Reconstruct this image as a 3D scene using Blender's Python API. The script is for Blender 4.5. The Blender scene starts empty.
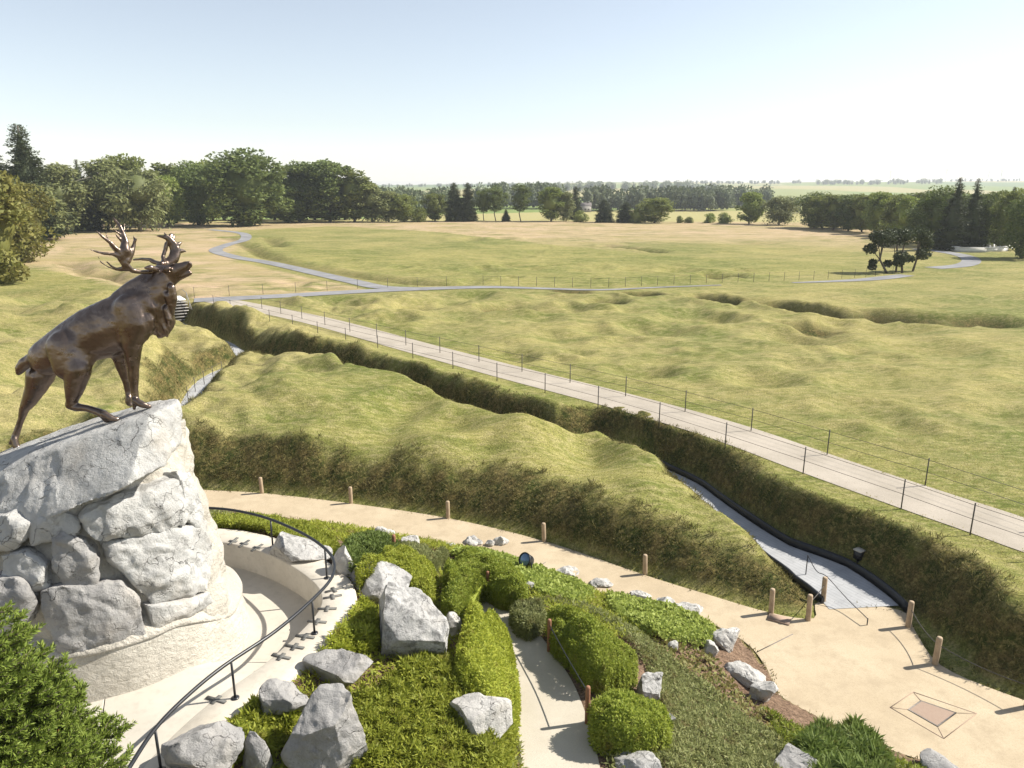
import bpy, bmesh, math, random
import numpy as np
from mathutils import Vector, Matrix

SC = bpy.context.scene
COL = SC.collection
R = math.radians
rng = np.random.default_rng(7)
random.seed(7)

# ------------------------------------------------------------------ camera
F, PITCH, CAMZ = 740.0, R(14.9), 12.5
CP_, SP_ = math.cos(PITCH), math.sin(PITCH)
cam = bpy.data.objects.new('camera', bpy.data.cameras.new('camera'))
COL.objects.link(cam)
cam.location = (0, 0, CAMZ)
cam.rotation_euler = (math.pi / 2 - PITCH, 0, 0)
cam.data.sensor_width = 36
cam.data.lens = F / 1024 * 36
cam.data.clip_start = 0.1
cam.data.clip_end = 20000
SC.camera = cam


def ray(px, py):
    x = (px - 512) / F
    y = -(py - 384) / F
    return np.array([x, CP_ + y * SP_, -SP_ + y * CP_])


def at(px, py, z=0.0):
    d = ray(px, py)
    return np.array([0, 0, CAMZ]) + d * ((z - CAMZ) / d[2])


def aty(px, py, Y):
    d = ray(px, py)
    return np.array([0, 0, CAMZ]) + d * (Y / d[1])


def pxm(p):
    return F / (p[1] * CP_ - (p[2] - CAMZ) * SP_)


# ------------------------------------------------------------------ noise
def _h(ix, iy, iz, s):
    n = (ix * 374761393 + iy * 668265263 + iz * 2147483647 + s * 974711) & 0xFFFFFFFF
    n = ((n ^ (n >> 13)) * 1274126177) & 0xFFFFFFFF
    n = n ^ (n >> 16)
    return (n & 0xFFFF) / 65535.0


def vnoise(p, s=0):
    p = np.asarray(p, float)
    i = np.floor(p).astype(np.int64)
    f = p - i
    u = f * f * f * (f * (f * 6 - 15) + 10)
    r = 0
    for dx in (0, 1):
        wx = u[..., 0] if dx else 1 - u[..., 0]
        for dy in (0, 1):
            wy = u[..., 1] if dy else 1 - u[..., 1]
            for dz in (0, 1):
                wz = u[..., 2] if dz else 1 - u[..., 2]
                r = r + wx * wy * wz * _h(i[..., 0] + dx, i[..., 1] + dy, i[..., 2] + dz, s)
    return r * 2 - 1


def fbm(p, o=4, s=0, gain=0.5):
    r = 0
    a = 1.0
    p = np.asarray(p, float)
    for k in range(o):
        r = r + a * vnoise(p * (2.03 ** k), s + 17 * k)
        a *= gain
    return r


def fbm2(x, y, sc, o=3, s=0):
    return fbm(np.stack([x * sc, y * sc, np.zeros_like(x) + 0.37], -1), o, s)


def sstep(a, b, x):
    t = np.clip((x - a) / (b - a), 0, 1)
    return t * t * (3 - 2 * t)


# ------------------------------------------------------------------ 2d geometry
def catmull(pts, n=8):
    P = np.asarray(pts, float)
    P = np.vstack([2 * P[0] - P[1], P, 2 * P[-1] - P[-2]])
    out = []
    for i in range(1, len(P) - 2):
        for k in range(n):
            t = k / n
            a, b, c, d = P[i - 1], P[i], P[i + 1], P[i + 2]
            out.append(0.5 * (2 * b + (c - a) * t + (2 * a - 5 * b + 4 * c - d) * t * t + (3 * b - a - 3 * c + d) * t ** 3))
    out.append(P[-2])
    return np.array(out)


def dist_poly(x, y, P, closed=False, val=None):
    P = np.asarray(P, float)
    n = len(P)
    best = np.full(x.shape, 1e9)
    bv = np.zeros(x.shape)
    for i in range(n if closed else n - 1):
        a = P[i]
        b = P[(i + 1) % n]
        ab = b[:2] - a[:2]
        L = ab @ ab + 1e-12
        t = np.clip(((x - a[0]) * ab[0] + (y - a[1]) * ab[1]) / L, 0, 1)
        d = np.hypot(x - a[0] - t * ab[0], y - a[1] - t * ab[1])
        m = d < best
        best = np.where(m, d, best)
        if val is not None:
            bv = np.where(m, val[i] + (val[(i + 1) % n] - val[i]) * t, bv)
    return (best, bv) if val is not None else best


def inside(x, y, P):
    P = np.asarray(P, float)
    n = len(P)
    c = np.zeros(x.shape, bool)
    for i in range(n):
        a = P[i]
        b = P[(i + 1) % n]
        if a[1] == b[1]:
            continue
        m = ((a[1] > y) != (b[1] > y)) & (x < (b[0] - a[0]) * (y - a[1]) / (b[1] - a[1]) + a[0])
        c ^= m
    return c


def normals2(P):
    T = np.gradient(P[:, :2], axis=0)
    T /= np.linalg.norm(T, axis=1)[:, None] + 1e-9
    return np.stack([-T[:, 1], T[:, 0]], 1)


# ------------------------------------------------------------------ object helpers
BASE = {}


def setp(o, label=None, cat=None, group=None, kind=None):
    if label: o['label'] = label
    if cat: o['category'] = cat
    if group: o['group'] = group
    if kind: o['kind'] = kind
    return o


def thing(name, loc, label, cat, group=None):
    o = bpy.data.objects.new(name, None)
    o.empty_display_size = 0.2
    COL.objects.link(o)
    o.location = Vector(loc)
    BASE[o.name] = np.array(loc, float)
    return setp(o, label, cat, group)


class MB:
    def __init__(s):
        s.v = []
        s.f = []
        s.n = 0

    def add(s, v, f):
        v = np.asarray(v, float).reshape(-1, 3)
        if isinstance(f, np.ndarray):
            s.f.extend((f + s.n).tolist())
        else:
            s.f.extend([[i + s.n for i in q] for q in f])
        s.v.append(v)
        s.n += len(v)

    def box(s, c, d, rz=0.0, rot=None):
        v = np.array([[x, y, z] for x in (-.5, .5) for y in (-.5, .5) for z in (-.5, .5)]) * np.array(d)
        if rot is not None:
            v = v @ np.array(rot).T
        elif rz:
            cr, sr = math.cos(rz), math.sin(rz)
            v = np.stack([v[:, 0] * cr - v[:, 1] * sr, v[:, 0] * sr + v[:, 1] * cr, v[:, 2]], 1)
        s.add(v + np.array(c), [[0, 1, 3, 2], [4, 6, 7, 5], [0, 4, 5, 1], [2, 3, 7, 6], [0, 2, 6, 4], [1, 5, 7, 3]])

    def tube(s, pts, rad, n=8, cap=True):
        P = np.asarray(pts, float)
        m = len(P)
        rad = np.full(m, rad) if np.isscalar(rad) else np.asarray(rad, float)
        T = np.gradient(P, axis=0)
        T /= np.linalg.norm(T, axis=1)[:, None] + 1e-12
        up = np.array([0, 0, 1.0]) if abs(T[0][2]) < 0.9 else np.array([1.0, 0, 0])
        vs = []
        for i in range(m):
            a = up - T[i] * (up @ T[i])
            if np.linalg.norm(a) < 1e-6:
                a = np.cross(T[i], [0, 1, 0.3])
            a /= np.linalg.norm(a)
            up = a
            b = np.cross(T[i], a)
            for k in range(n):
                th = 2 * math.pi * k / n
                vs.append(P[i] + rad[i] * (a * math.cos(th) + b * math.sin(th)))
        f = [[i * n + k, i * n + (k + 1) % n, (i + 1) * n + (k + 1) % n, (i + 1) * n + k] for i in range(m - 1) for k in range(n)]
        if cap:
            f.append(list(range(n))[::-1])
            f.append([(m - 1) * n + k for k in range(n)])
        s.add(vs, f)

    def lathe(s, prof, c, n=16, rot=None):
        vs = []
        for r, z in prof:
            for k in range(n):
                th = 2 * math.pi * k / n
                vs.append([r * math.cos(th), r * math.sin(th), z])
        vs = np.array(vs)
        if rot is not None:
            vs = vs @ np.array(rot).T
        m = len(prof)
        f = [[i * n + k, i * n + (k + 1) % n, (i + 1) * n + (k + 1) % n, (i + 1) * n + k] for i in range(m - 1) for k in range(n)]
        f.append(list(range(n))[::-1])
        f.append([(m - 1) * n + k for k in range(n)])
        s.add(vs + np.array(c), f)

    def leaves(s, p, d, L, W, seed=0, nrm=None, spread=.55):
        """diamond leaf faces at p along d (N,3)"""
        g = np.random.default_rng(seed)
        n = len(p)
        if nrm is None:
            d = d / (np.linalg.norm(d, axis=1)[:, None] + 1e-9)
            a = np.cross(d, g.normal(size=(n, 3)))
        else:                       # leaf blades that face outward, spread about nrm
            m = nrm / (np.linalg.norm(nrm, axis=1)[:, None] + 1e-9) + g.normal(size=(n, 3)) * spread
            m /= np.linalg.norm(m, axis=1)[:, None] + 1e-9
            d = d - .85 * (d * m).sum(1)[:, None] * m
            d /= np.linalg.norm(d, axis=1)[:, None] + 1e-9
            a = np.cross(d, m)
        a /= np.linalg.norm(a, axis=1)[:, None] + 1e-9
        L = np.broadcast_to(L, n)[:, None]
        W = np.broadcast_to(W, n)[:, None]
        v = np.stack([p, p + d * L * .55 + a * W * .5, p + d * L, p + d * L * .55 - a * W * .5], 1).reshape(-1, 3)
        s.add(v, np.arange(4 * n).reshape(n, 4))

    def build(s, name, mat, parent=None, smooth=False, loc=None, sharp=None):
        v = np.concatenate(s.v) if s.v else np.zeros((0, 3))
        o = np.zeros(3)
        if parent is not None:
            o = BASE[parent.name]
        elif loc is not None:
            o = np.array(loc, float)
        me = bpy.data.meshes.new(name)
        v = v - o
        f = s.f
        me.vertices.add(len(v))
        me.vertices.foreach_set('co', v.astype(np.float32).ravel())
        ln = np.fromiter((len(q) for q in f), np.int32, len(f))
        me.loops.add(int(ln.sum()))
        me.loops.foreach_set('vertex_index', np.fromiter((i for q in f for i in q), np.int32, int(ln.sum())))
        me.polygons.add(len(f))
        me.polygons.foreach_set('loop_start', np.concatenate([[0], np.cumsum(ln)[:-1]]).astype(np.int32))
        me.polygons.foreach_set('loop_total', ln)
        if smooth:
            me.polygons.foreach_set('use_smooth', np.ones(len(f), bool))
        me.update(calc_edges=True)
        me.validate()
        if sharp:
            me.set_sharp_from_angle(angle=R(sharp))
        me.materials.append(mat)
        ob = bpy.data.objects.new(name, me)
        COL.objects.link(ob)
        if parent is not None:
            ob.parent = parent
        else:
            ob.location = Vector(o)
        BASE[ob.name] = o
        return ob


def struct(name, mb, mat, smooth=False):
    return setp(mb.build(name, mat, smooth=smooth), kind='structure')


def single(name, mb, mat, loc, label, cat, group=None, smooth=False, kind=None, sharp=None):
    return setp(mb.build(name, mat, loc=loc, smooth=smooth, sharp=sharp), label, cat, group, kind)


def dup(root, loc, label=None, rz=None, scale=None, group=None):
    r = root.copy()
    COL.objects.link(r)
    r.location = Vector(loc)
    BASE[r.name] = np.array(loc, float)
    if rz is not None: r.rotation_euler = (0, 0, rz)
    if scale is not None: r.scale = scale
    if label: r['label'] = label
    if group: r['group'] = group
    for ch in list(root.children):
        c = ch.copy()
        COL.objects.link(c)
        c.parent = r
        for g in list(ch.children):
            k = g.copy()
            COL.objects.link(k)
            k.parent = c
    return r


def remeshed(mb, voxel, smooth_it=4, fac=0.5):
    """voxel-union of overlapping solids, returned as (verts, faces)"""
    o = mb.build('tmp', MAT['rock'])
    m = o.modifiers.new('r', 'REMESH')
    m.mode = 'VOXEL'
    m.voxel_size = voxel
    if smooth_it:
        k = o.modifiers.new('s', 'SMOOTH')
        k.factor = fac
        k.iterations = smooth_it
    dg = bpy.context.evaluated_depsgraph_get()
    ev = o.evaluated_get(dg)
    me = ev.to_mesh()
    v = np.empty(len(me.vertices) * 3, np.float32)
    me.vertices.foreach_get('co', v)
    nn = np.empty(len(me.vertices) * 3, np.float32)
    me.vertices.foreach_get('normal', nn)
    f = [list(p.vertices) for p in me.polygons]
    ev.to_mesh_clear()
    me0 = o.data
    bpy.data.objects.remove(o)
    bpy.data.meshes.remove(me0)
    return v.reshape(-1, 3).astype(float), f, nn.reshape(-1, 3).astype(float)


_ICO = {}


def ico(sub):
    if sub not in _ICO:
        bm = bmesh.new()
        bmesh.ops.create_icosphere(bm, subdivisions=sub, radius=1)
        bm.verts.ensure_lookup_table()
        _ICO[sub] = (np.array([v.co[:] for v in bm.verts]), np.array([[v.index for v in f.verts] for f in bm.faces]))
        bm.free()
    return _ICO[sub]


# ------------------------------------------------------------------ materials
MAT = {}


class NT:
    def __init__(s, name):
        s.m = bpy.data.materials.new(name)
        s.m.use_nodes = True
        s.t = s.m.node_tree
        s.t.nodes.clear()
        s.out = s.t.nodes.new('ShaderNodeOutputMaterial')
        MAT[name] = s.m

    def n(s, typ, **kw):
        nd = s.t.nodes.new('ShaderNode' + typ)
        for k, v in kw.items():
            setattr(nd, k, v)
        return nd

    def link(s, a, b):
        s.t.links.new(a, b)

    def setin(s, sock, v):
        if hasattr(v, 'is_output'):
            s.link(v, sock)
        elif isinstance(v, (tuple, list)) and len(v) == 3 and sock.type == 'RGBA':
            sock.default_value = (*v, 1)
        else:
            sock.default_value = v

    def pos(s):
        return s.n('NewGeometry').outputs['Position']

    def objc(s):
        return s.n('TexCoord').outputs['Object']

    def noise(s, vec, scale, detail=4, rough=0.55, dist=0.0):
        nd = s.n('TexNoise')
        s.link(vec, nd.inputs['Vector'])
        nd.inputs['Scale'].default_value = scale
        nd.inputs['Detail'].default_value = detail
        nd.inputs['Roughness'].default_value = rough
        nd.inputs['Distortion'].default_value = dist
        return nd.outputs['Fac']

    def mapv(s, vec, scale=(1, 1, 1), rot=(0, 0, 0)):
        nd = s.n('Mapping')
        s.link(vec, nd.inputs['Vector'])
        nd.inputs['Scale'].default_value = scale
        nd.inputs['Rotation'].default_value = rot
        return nd.outputs['Vector']

    def ramp(s, fac, lo, hi):
        nd = s.n('MapRange')
        s.setin(nd.inputs['Value'], fac)
        nd.inputs['From Min'].default_value = lo
        nd.inputs['From Max'].default_value = hi
        return nd.outputs['Result']

    def mix(s, fac, a, b, mode='MIX'):
        nd = s.n('Mix', data_type='RGBA', blend_type=mode)
        s.setin(nd.inputs[0], fac)
        s.setin(nd.inputs[6], a)
        s.setin(nd.inputs[7], b)
        return nd.outputs[2]

    def math(s, op, a, b=0.0):
        nd = s.n('Math', operation=op)
        s.setin(nd.inputs[0], a)
        s.setin(nd.inputs[1], b)
        return nd.outputs[0]

    def bump(s, h, strength=0.5, dist=0.05, prev=None):
        nd = s.n('Bump')
        nd.inputs['Strength'].default_value = strength
        nd.inputs['Distance'].default_value = dist
        s.link(h, nd.inputs['Height'])
        if prev is not None:
            s.link(prev, nd.inputs['Normal'])
        return nd.outputs['Normal']

    def bsdf(s, col, rough=0.8, metal=0.0, spec=0.3, normal=None):
        nd = s.n('BsdfPrincipled')
        s.setin(nd.inputs['Base Color'], col)
        s.setin(nd.inputs['Roughness'], rough)
        nd.inputs['Metallic'].default_value = metal
        nd.inputs['Specular IOR Level'].default_value = spec
        if normal is not None:
            s.link(normal, nd.inputs['Normal'])
        return nd.outputs[0]

    def done(s, sh):
        s.link(sh, s.out.inputs['Surface'])
        return s.m


def rocky(name, lo, hi, stain=(0.2, 0.19, 0.18), stain_lo=0.55, stain_hi=0.7, sc=1.0, warm=(0.5, 0.42, 0.32)):
    t = NT(name)
    p = t.objc()
    a = t.noise(p, 1.6 * sc, 8, 0.65)
    b = t.noise(p, 9 * sc, 6, 0.65)
    c = t.mix(t.ramp(a, 0.35, 0.65), lo, hi)
    c = t.mix(t.math('MULTIPLY', t.ramp(t.noise(p, 0.9 * sc, 3), 0.5, 0.75), 0.45), c, warm)
    st = t.math('MULTIPLY', t.ramp(t.noise(p, 3.1 * sc, 9, 0.72, 0.3), stain_lo, stain_hi), 0.75)
    c = t.mix(st, c, stain)
    c = t.mix(t.math('MULTIPLY', t.ramp(b, 0.58, 0.75), 0.35), c, tuple(k * 0.55 for k in lo))
    vo = t.n('TexVoronoi', feature='DISTANCE_TO_EDGE')
    wv = t.n('VectorMath', operation='ADD')
    nz = t.n('TexNoise')
    nz.inputs['Scale'].default_value = 2.5
    nz.inputs['Detail'].default_value = 4
    t.link(p, nz.inputs['Vector'])
    t.link(p, wv.inputs[0])
    t.link(nz.outputs['Color'], wv.inputs[1])
    t.link(wv.outputs[0], vo.inputs['Vector'])
    vo.inputs['Scale'].default_value = 1.7 * sc
    cr = t.ramp(vo.outputs['Distance'], 0.0, 0.022)
    crk = t.math('MULTIPLY', t.math('SUBTRACT', 1.0, cr), t.ramp(t.noise(p, 1.2 * sc, 2), 0.44, 0.54))
    c = t.mix(t.math('MULTIPLY', crk, 0.8), c, (0.08, 0.075, 0.07))
    nb = t.bump(t.noise(p, 5 * sc, 10, 0.7), 0.7, 0.12)
    nb = t.bump(t.noise(p, 38 * sc, 5, 0.7), 0.5, 0.02, nb)
    nb = t.bump(t.math('SUBTRACT', 1.0, crk), 0.6, 0.04, nb)
    t.done(t.bsdf(c, 0.85, spec=0.25, normal=nb))


rocky('rock', (0.34, 0.33, 0.315), (0.53, 0.515, 0.49), (0.11, 0.108, 0.104), 0.49, 0.6)
rocky('rock_pale', (0.37, 0.36, 0.34), (0.54, 0.53, 0.505), (0.20, 0.19, 0.175), 0.55, 0.72)
rocky('rock_edge', (0.42, 0.40, 0.37), (0.58, 0.56, 0.52), (0.22, 0.2, 0.18), 0.54, 0.7)
rocky('rock_grey', (0.27, 0.26, 0.25), (0.40, 0.385, 0.365), (0.16, 0.15, 0.145), 0.56, 0.7)


def plain(name, a, b, scale, bumpsc=40, bs=0.3, bd=0.01, rough=0.85, metal=0.0, spec=0.3):
    t = NT(name)
    p = t.objc()
    c = t.mix(t.ramp(t.noise(p, scale, 6, 0.6), 0.35, 0.65), a, b)
    c = t.mix(t.math('MULTIPLY', t.ramp(t.noise(p, scale * 6, 5, 0.7), 0.5, 0.75), 0.35), c, tuple(k * 0.6 for k in a))
    t.done(t.bsdf(c, rough, metal, spec, t.bump(t.noise(p, bumpsc, 5, 0.65), bs, bd)))
    return t


plain('concrete', (0.50, 0.45, 0.37), (0.60, 0.55, 0.465), 1.2, 45, 0.35, 0.01)
plain('mortar', (0.42, 0.385, 0.325), (0.52, 0.48, 0.41), 1.5, 10, 0.9, 0.09)
plain('floor_slab', (0.46, 0.42, 0.35), (0.53, 0.485, 0.41), 0.9, 60, 0.25, 0.008)
plain('inlay', (0.10, 0.10, 0.095), (0.16, 0.155, 0.14), 6, 60, 0.3, 0.005, 0.6)
plain('black_metal', (0.012, 0.013, 0.015), (0.022, 0.023, 0.026), 5, 50, 0.1, 0.003, 0.38, 0.0, 0.5)
plain('post_metal', (0.05, 0.045, 0.04), (0.09, 0.08, 0.07), 5, 50, 0.1, 0.003, 0.6)
plain('wood', (0.34, 0.25, 0.165), (0.46, 0.35, 0.235), 4, 30, 0.5, 0.01, 0.75)
plain('red_wood', (0.22, 0.10, 0.06), (0.32, 0.155, 0.09), 4, 30, 0.5, 0.01, 0.7)
plain('grey_wood', (0.26, 0.245, 0.225), (0.36, 0.34, 0.315), 4, 30, 0.5, 0.01, 0.85)
plain('old_wood', (0.16, 0.14, 0.12), (0.26, 0.23, 0.2), 4, 30, 0.5, 0.01, 0.85)
plain('pale_stone', (0.58, 0.56, 0.52), (0.7, 0.68, 0.64), 0.6, 20, 0.2, 0.01)
plain('bark', (0.09, 0.07, 0.05), (0.17, 0.14, 0.11), 3, 18, 0.8, 0.05, 0.95)
plain('bark_pale', (0.28, 0.25, 0.21), (0.4, 0.37, 0.32), 3, 18, 0.8, 0.05, 0.95)
plain('iron_plate', (0.33, 0.235, 0.175), (0.35, 0.255, 0.19), 9, 90, 0.2, 0.003, 0.8)
plain('white_paint', (0.7, 0.7, 0.7), (0.8, 0.8, 0.8), 1, 20, 0.05, 0.005, 0.5)
plain('roof_tile', (0.10, 0.09, 0.085), (0.16, 0.14, 0.13), 1, 20, 0.2, 0.02)
plain('house_wall', (0.30, 0.28, 0.25), (0.38, 0.35, 0.32), 0.6, 20, 0.1, 0.01)
plain('cone_brown', (0.30, 0.10, 0.04), (0.4, 0.16, 0.07), 8, 60, 0.6, 0.01)


def mk_rough_wall():
    t = NT('pebble_wall')
    p = t.objc()
    c = t.mix(t.ramp(t.noise(p, 1.4, 6), 0.35, 0.65), (0.50, 0.46, 0.39), (0.60, 0.56, 0.48))
    w = t.mapv(p, (1, 1, 1.4))
    hgt = t.noise(w, 7, 7, 0.68, 0.4)
    c = t.mix(t.math('MULTIPLY', t.ramp(t.noise(p, 2.2, 6, 0.7), 0.48, 0.66), 0.45), c, (0.3, 0.27, 0.22))
    n = t.bump(hgt, 0.8, 0.10)
    n = t.bump(t.noise(p, 45, 4), 0.4, 0.015, n)
    t.done(t.bsdf(c, 0.9, spec=0.2, normal=n))


mk_rough_wall()


def mk_sand():
    t = NT('sand_path')
    p = t.pos()
    c = t.mix(t.ramp(t.noise(p, 0.35, 6, 0.6), 0.35, 0.65), (0.46, 0.37, 0.25), (0.54, 0.445, 0.31))
    c = t.mix(t.math('MULTIPLY', t.ramp(t.noise(p, 26, 5, 0.75), 0.47, 0.66), 0.5), c, (0.33, 0.25, 0.155))
    c = t.mix(t.math('MULTIPLY', t.ramp(t.noise(p, 1.3, 9, 0.78), 0.46, 0.66), 0.7), c, (0.36, 0.285, 0.19))
    t.done(t.bsdf(c, 0.9, spec=0.2, normal=t.bump(t.noise(p, 60, 4), 0.45, 0.012)))
    t = NT('garden_path')
    p = t.pos()
    c = t.mix(t.ramp(t.noise(p, 0.8, 6, 0.6), 0.35, 0.65), (0.45, 0.40, 0.32), (0.52, 0.47, 0.385))
    c = t.mix(t.math('MULTIPLY', t.ramp(t.noise(p, 50, 3, 0.7), 0.5, 0.7), 0.45), c, (0.3, 0.26, 0.2))
    t.done(t.bsdf(c, 0.9, spec=0.2, normal=t.bump(t.noise(p, 60, 4), 0.45, 0.012)))
    t = NT('gravel_path')
    p = t.pos()
    c = t.mix(t.ramp(t.noise(p, 0.5, 6, 0.6), 0.35, 0.65), (0.36, 0.315, 0.255), (0.45, 0.395, 0.325))
    c = t.mix(t.math('MULTIPLY', t.ramp(t.noise(p, 30, 4, 0.7), 0.48, 0.7), 0.5), c, (0.22, 0.19, 0.15))
    t.done(t.bsdf(c, 0.92, spec=0.2, normal=t.bump(t.noise(p, 40, 4), 0.6, 0.02)))
    t = NT('asphalt_path')
    p = t.pos()
    c = t.mix(t.ramp(t.noise(p, 0.4, 6, 0.6), 0.35, 0.65), (0.20, 0.197, 0.20), (0.28, 0.275, 0.275))
    t.done(t.bsdf(c, 0.9, spec=0.2, normal=t.bump(t.noise(p, 30, 4), 0.4, 0.02)))
    t = NT('trench_slab')
    p = t.pos()
    br = t.n('TexBrick')
    t.link(t.mapv(p, (1, 1, 1), (0, 0, R(58))), br.inputs['Vector'])
    br.inputs['Scale'].default_value = 1.0
    br.inputs['Mortar Size'].default_value = 0.012
    br.inputs['Brick Width'].default_value = 1.2
    br.inputs['Row Height'].default_value = 0.16
    c = t.mix(t.ramp(t.noise(p, 1.5, 6), 0.35, 0.65), (0.33, 0.333, 0.335), (0.42, 0.421, 0.422))
    c = t.mix(t.math('MULTIPLY', br.outputs['Fac'], 0.45), c, (0.2, 0.2, 0.21))
    t.done(t.bsdf(c, 0.7, spec=0.3, normal=t.bump(t.noise(p, 60, 4), 0.3, 0.008)))


mk_sand()


def mk_ground():
    t = NT('ground')
    p = t.pos()
    at_ = t.n('Attribute', attribute_name='zone')
    sep = t.n('SeparateColor')
    t.link(at_.outputs['Color'], sep.inputs[0])
    dry, scrub, soil = sep.outputs[0], sep.outputs[1], sep.outputs[2]
    farm = at_.outputs['Alpha']
    ps = t.mapv(p, (0.55, 1.3, 1), (0, 0, R(-38)))
    big = t.noise(p, 0.055, 4, 0.55)
    mid = t.noise(ps, 0.42, 6, 0.62)
    fine = t.noise(ps, 3.2, 6, 0.68)
    gr = t.mix(t.ramp(t.math('ADD', t.math('MULTIPLY', big, 0.5), t.math('MULTIPLY', mid, 0.5)), 0.41, 0.59),
               (0.125, 0.152, 0.035), (0.275, 0.256, 0.088))
    gr = t.mix(t.math('MULTIPLY', t.ramp(fine, 0.45, 0.7), 0.65), gr, (0.42, 0.36, 0.19))
    gr = t.mix(t.math('MULTIPLY', t.ramp(fine, 0.47, 0.3), 0.55), gr, (0.10, 0.115, 0.03))
    # dry heath: straw and a dull pink from seeding grasses
    hp = t.mix(t.ramp(t.noise(ps, 0.16, 5, 0.6), 0.38, 0.62), (0.40, 0.31, 0.18), (0.51, 0.375, 0.275))
    hp = t.mix(t.math('MULTIPLY', t.ramp(fine, 0.45, 0.7), 0.4), hp, (0.27, 0.235, 0.10))
    dn = t.math('MULTIPLY', dry, t.ramp(t.math('ADD', t.math('MULTIPLY', mid, 0.6), t.math('MULTIPLY', big, 0.4)), 0.33, 0.52))
    c = t.mix(dn, gr, hp)
    # rank unmown growth on the trench banks
    s1 = t.noise(p, 1.3, 7, 0.7)
    s2 = t.noise(p, 6.0, 8, 0.78)
    sc = t.mix(t.ramp(s1, 0.4, 0.6), (0.046, 0.060, 0.016), (0.125, 0.098, 0.04))
    sc = t.mix(t.math('MULTIPLY', t.ramp(s2, 0.5, 0.62), 0.75), sc, (0.27, 0.22, 0.09))
    sc = t.mix(t.math('MULTIPLY', t.ramp(s2, 0.48, 0.34), 0.7), sc, (0.045, 0.045, 0.018))
    c = t.mix(scrub, c, sc)
    so = t.mix(t.ramp(t.noise(p, 4, 6, 0.7), 0.35, 0.65), (0.13, 0.085, 0.06), (0.23, 0.16, 0.115))
    c = t.mix(soil, c, so)
    sp1 = t.ramp(t.noise(p, 16.0, 5, 0.75), 0.36, 0.64)
    c = t.mix(0.85, c, t.mix(sp1, (0.45, 0.45, 0.42), (1.5, 1.45, 1.35)), 'MULTIPLY')
    # farmland far beyond the wood
    vo = t.n('TexVoronoi', feature='F1', distance='CHEBYCHEV')
    t.link(t.mapv(p, (0.0028, 0.0014, 0.0), (0, 0, R(24))), vo.inputs['Vector'])
    vo.inputs['Scale'].default_value = 1.0
    cs = t.n('SeparateColor')
    t.link(vo.outputs['Color'], cs.inputs[0])
    fc = t.mix(t.ramp(cs.outputs[0], 0.3, 0.5), (0.20, 0.25, 0.07), (0.36, 0.32, 0.14))
    fc = t.mix(t.ramp(cs.outputs[1], 0.6, 0.7), fc, (0.15, 0.21, 0.08))
    fc = t.mix(t.ramp(cs.outputs[2], 0.78, 0.82), fc, (0.42, 0.39, 0.22))
    c = t.mix(farm, c, fc)
    n = t.bump(t.noise(ps, 1.6, 6, 0.7), 0.5, 0.10)
    n = t.bump(t.noise(p, 11, 5, 0.7), 0.8, 0.06, n)
    n = t.bump(t.noise(p, 30, 4, 0.7), 0.5, 0.02, n)
    t.done(t.bsdf(c, 0.95, spec=0.08, normal=n))


mk_ground()


def leafmat(name, a, b, c=None, trans=0.3, nsc=1.2, rough=0.6, dead=0.0):
    t = NT(name)
    p = t.objc()
    g = t.n('NewGeometry')
    oi = t.n('ObjectInfo')
    k = t.mix(g.outputs['Random Per Island'], a, b)
    k = t.mix(t.math('MULTIPLY', t.ramp(t.noise(p, nsc, 4), 0.4, 0.65), 0.6), k, c or b)
    if dead:
        k = t.mix(t.math('MULTIPLY', t.ramp(t.noise(p, 2.6, 5, 0.7), 0.57, 0.70), dead), k, (0.20, 0.13, 0.05))
    hs = t.n('HueSaturation')
    t.link(k, hs.inputs['Color'])
    t.link(t.ramp(oi.outputs['Random'], -1.2, 1.6), hs.inputs['Value'])
    hs.inputs['Value'].default_value = 1
    v = t.n('MapRange')
    t.link(oi.outputs['Random'], v.inputs['Value'])
    v.inputs['To Min'].default_value = 0.82
    v.inputs['To Max'].default_value = 1.18
    t.link(v.outputs[0], hs.inputs['Value'])
    d = t.bsdf(hs.outputs[0], rough, spec=0.25)
    tr = t.n('BsdfTranslucent')
    t.link(hs.outputs[0], tr.inputs['Color'])
    mx = t.n('MixShader')
    mx.inputs[0].default_value = trans
    t.link(d, mx.inputs[1])
    t.link(tr.outputs[0], mx.inputs[2])
    t.done(mx.outputs[0])


leafmat('leaf_oak', (0.15, 0.185, 0.045), (0.26, 0.28, 0.075), (0.19, 0.215, 0.06), trans=0.35, nsc=0.35)
leafmat('leaf_dark', (0.105, 0.145, 0.04), (0.195, 0.23, 0.066), (0.14, 0.18, 0.052), trans=0.35, nsc=0.35)
leafmat('leaf_olive', (0.14, 0.15, 0.038), (0.24, 0.225, 0.06), (0.2, 0.16, 0.045), trans=0.35, nsc=0.35)
leafmat('leaf_willow', (0.19, 0.215, 0.08), (0.31, 0.32, 0.13), (0.24, 0.26, 0.10), trans=0.35, nsc=0.35)
leafmat('leaf_bright', (0.18, 0.24, 0.05), (0.30, 0.34, 0.085), (0.23, 0.275, 0.065), trans=0.35, nsc=0.35)
leafmat('leaf_conifer', (0.048, 0.064, 0.026), (0.085, 0.098, 0.038), (0.062, 0.078, 0.03), trans=0.15, nsc=0.35)
leafmat('leaf_juniper', (0.23, 0.28, 0.034), (0.46, 0.47, 0.07), (0.33, 0.36, 0.05), trans=0.4, nsc=1.5, dead=0.7)
leafmat('leaf_hedge', (0.20, 0.265, 0.036), (0.41, 0.45, 0.07), (0.30, 0.34, 0.052), trans=0.4, nsc=1.6, dead=0.7)
leafmat('leaf_deep', (0.10, 0.15, 0.032), (0.19, 0.24, 0.055), (0.14, 0.18, 0.045), trans=0.3, nsc=1.6, dead=0.7)
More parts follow.
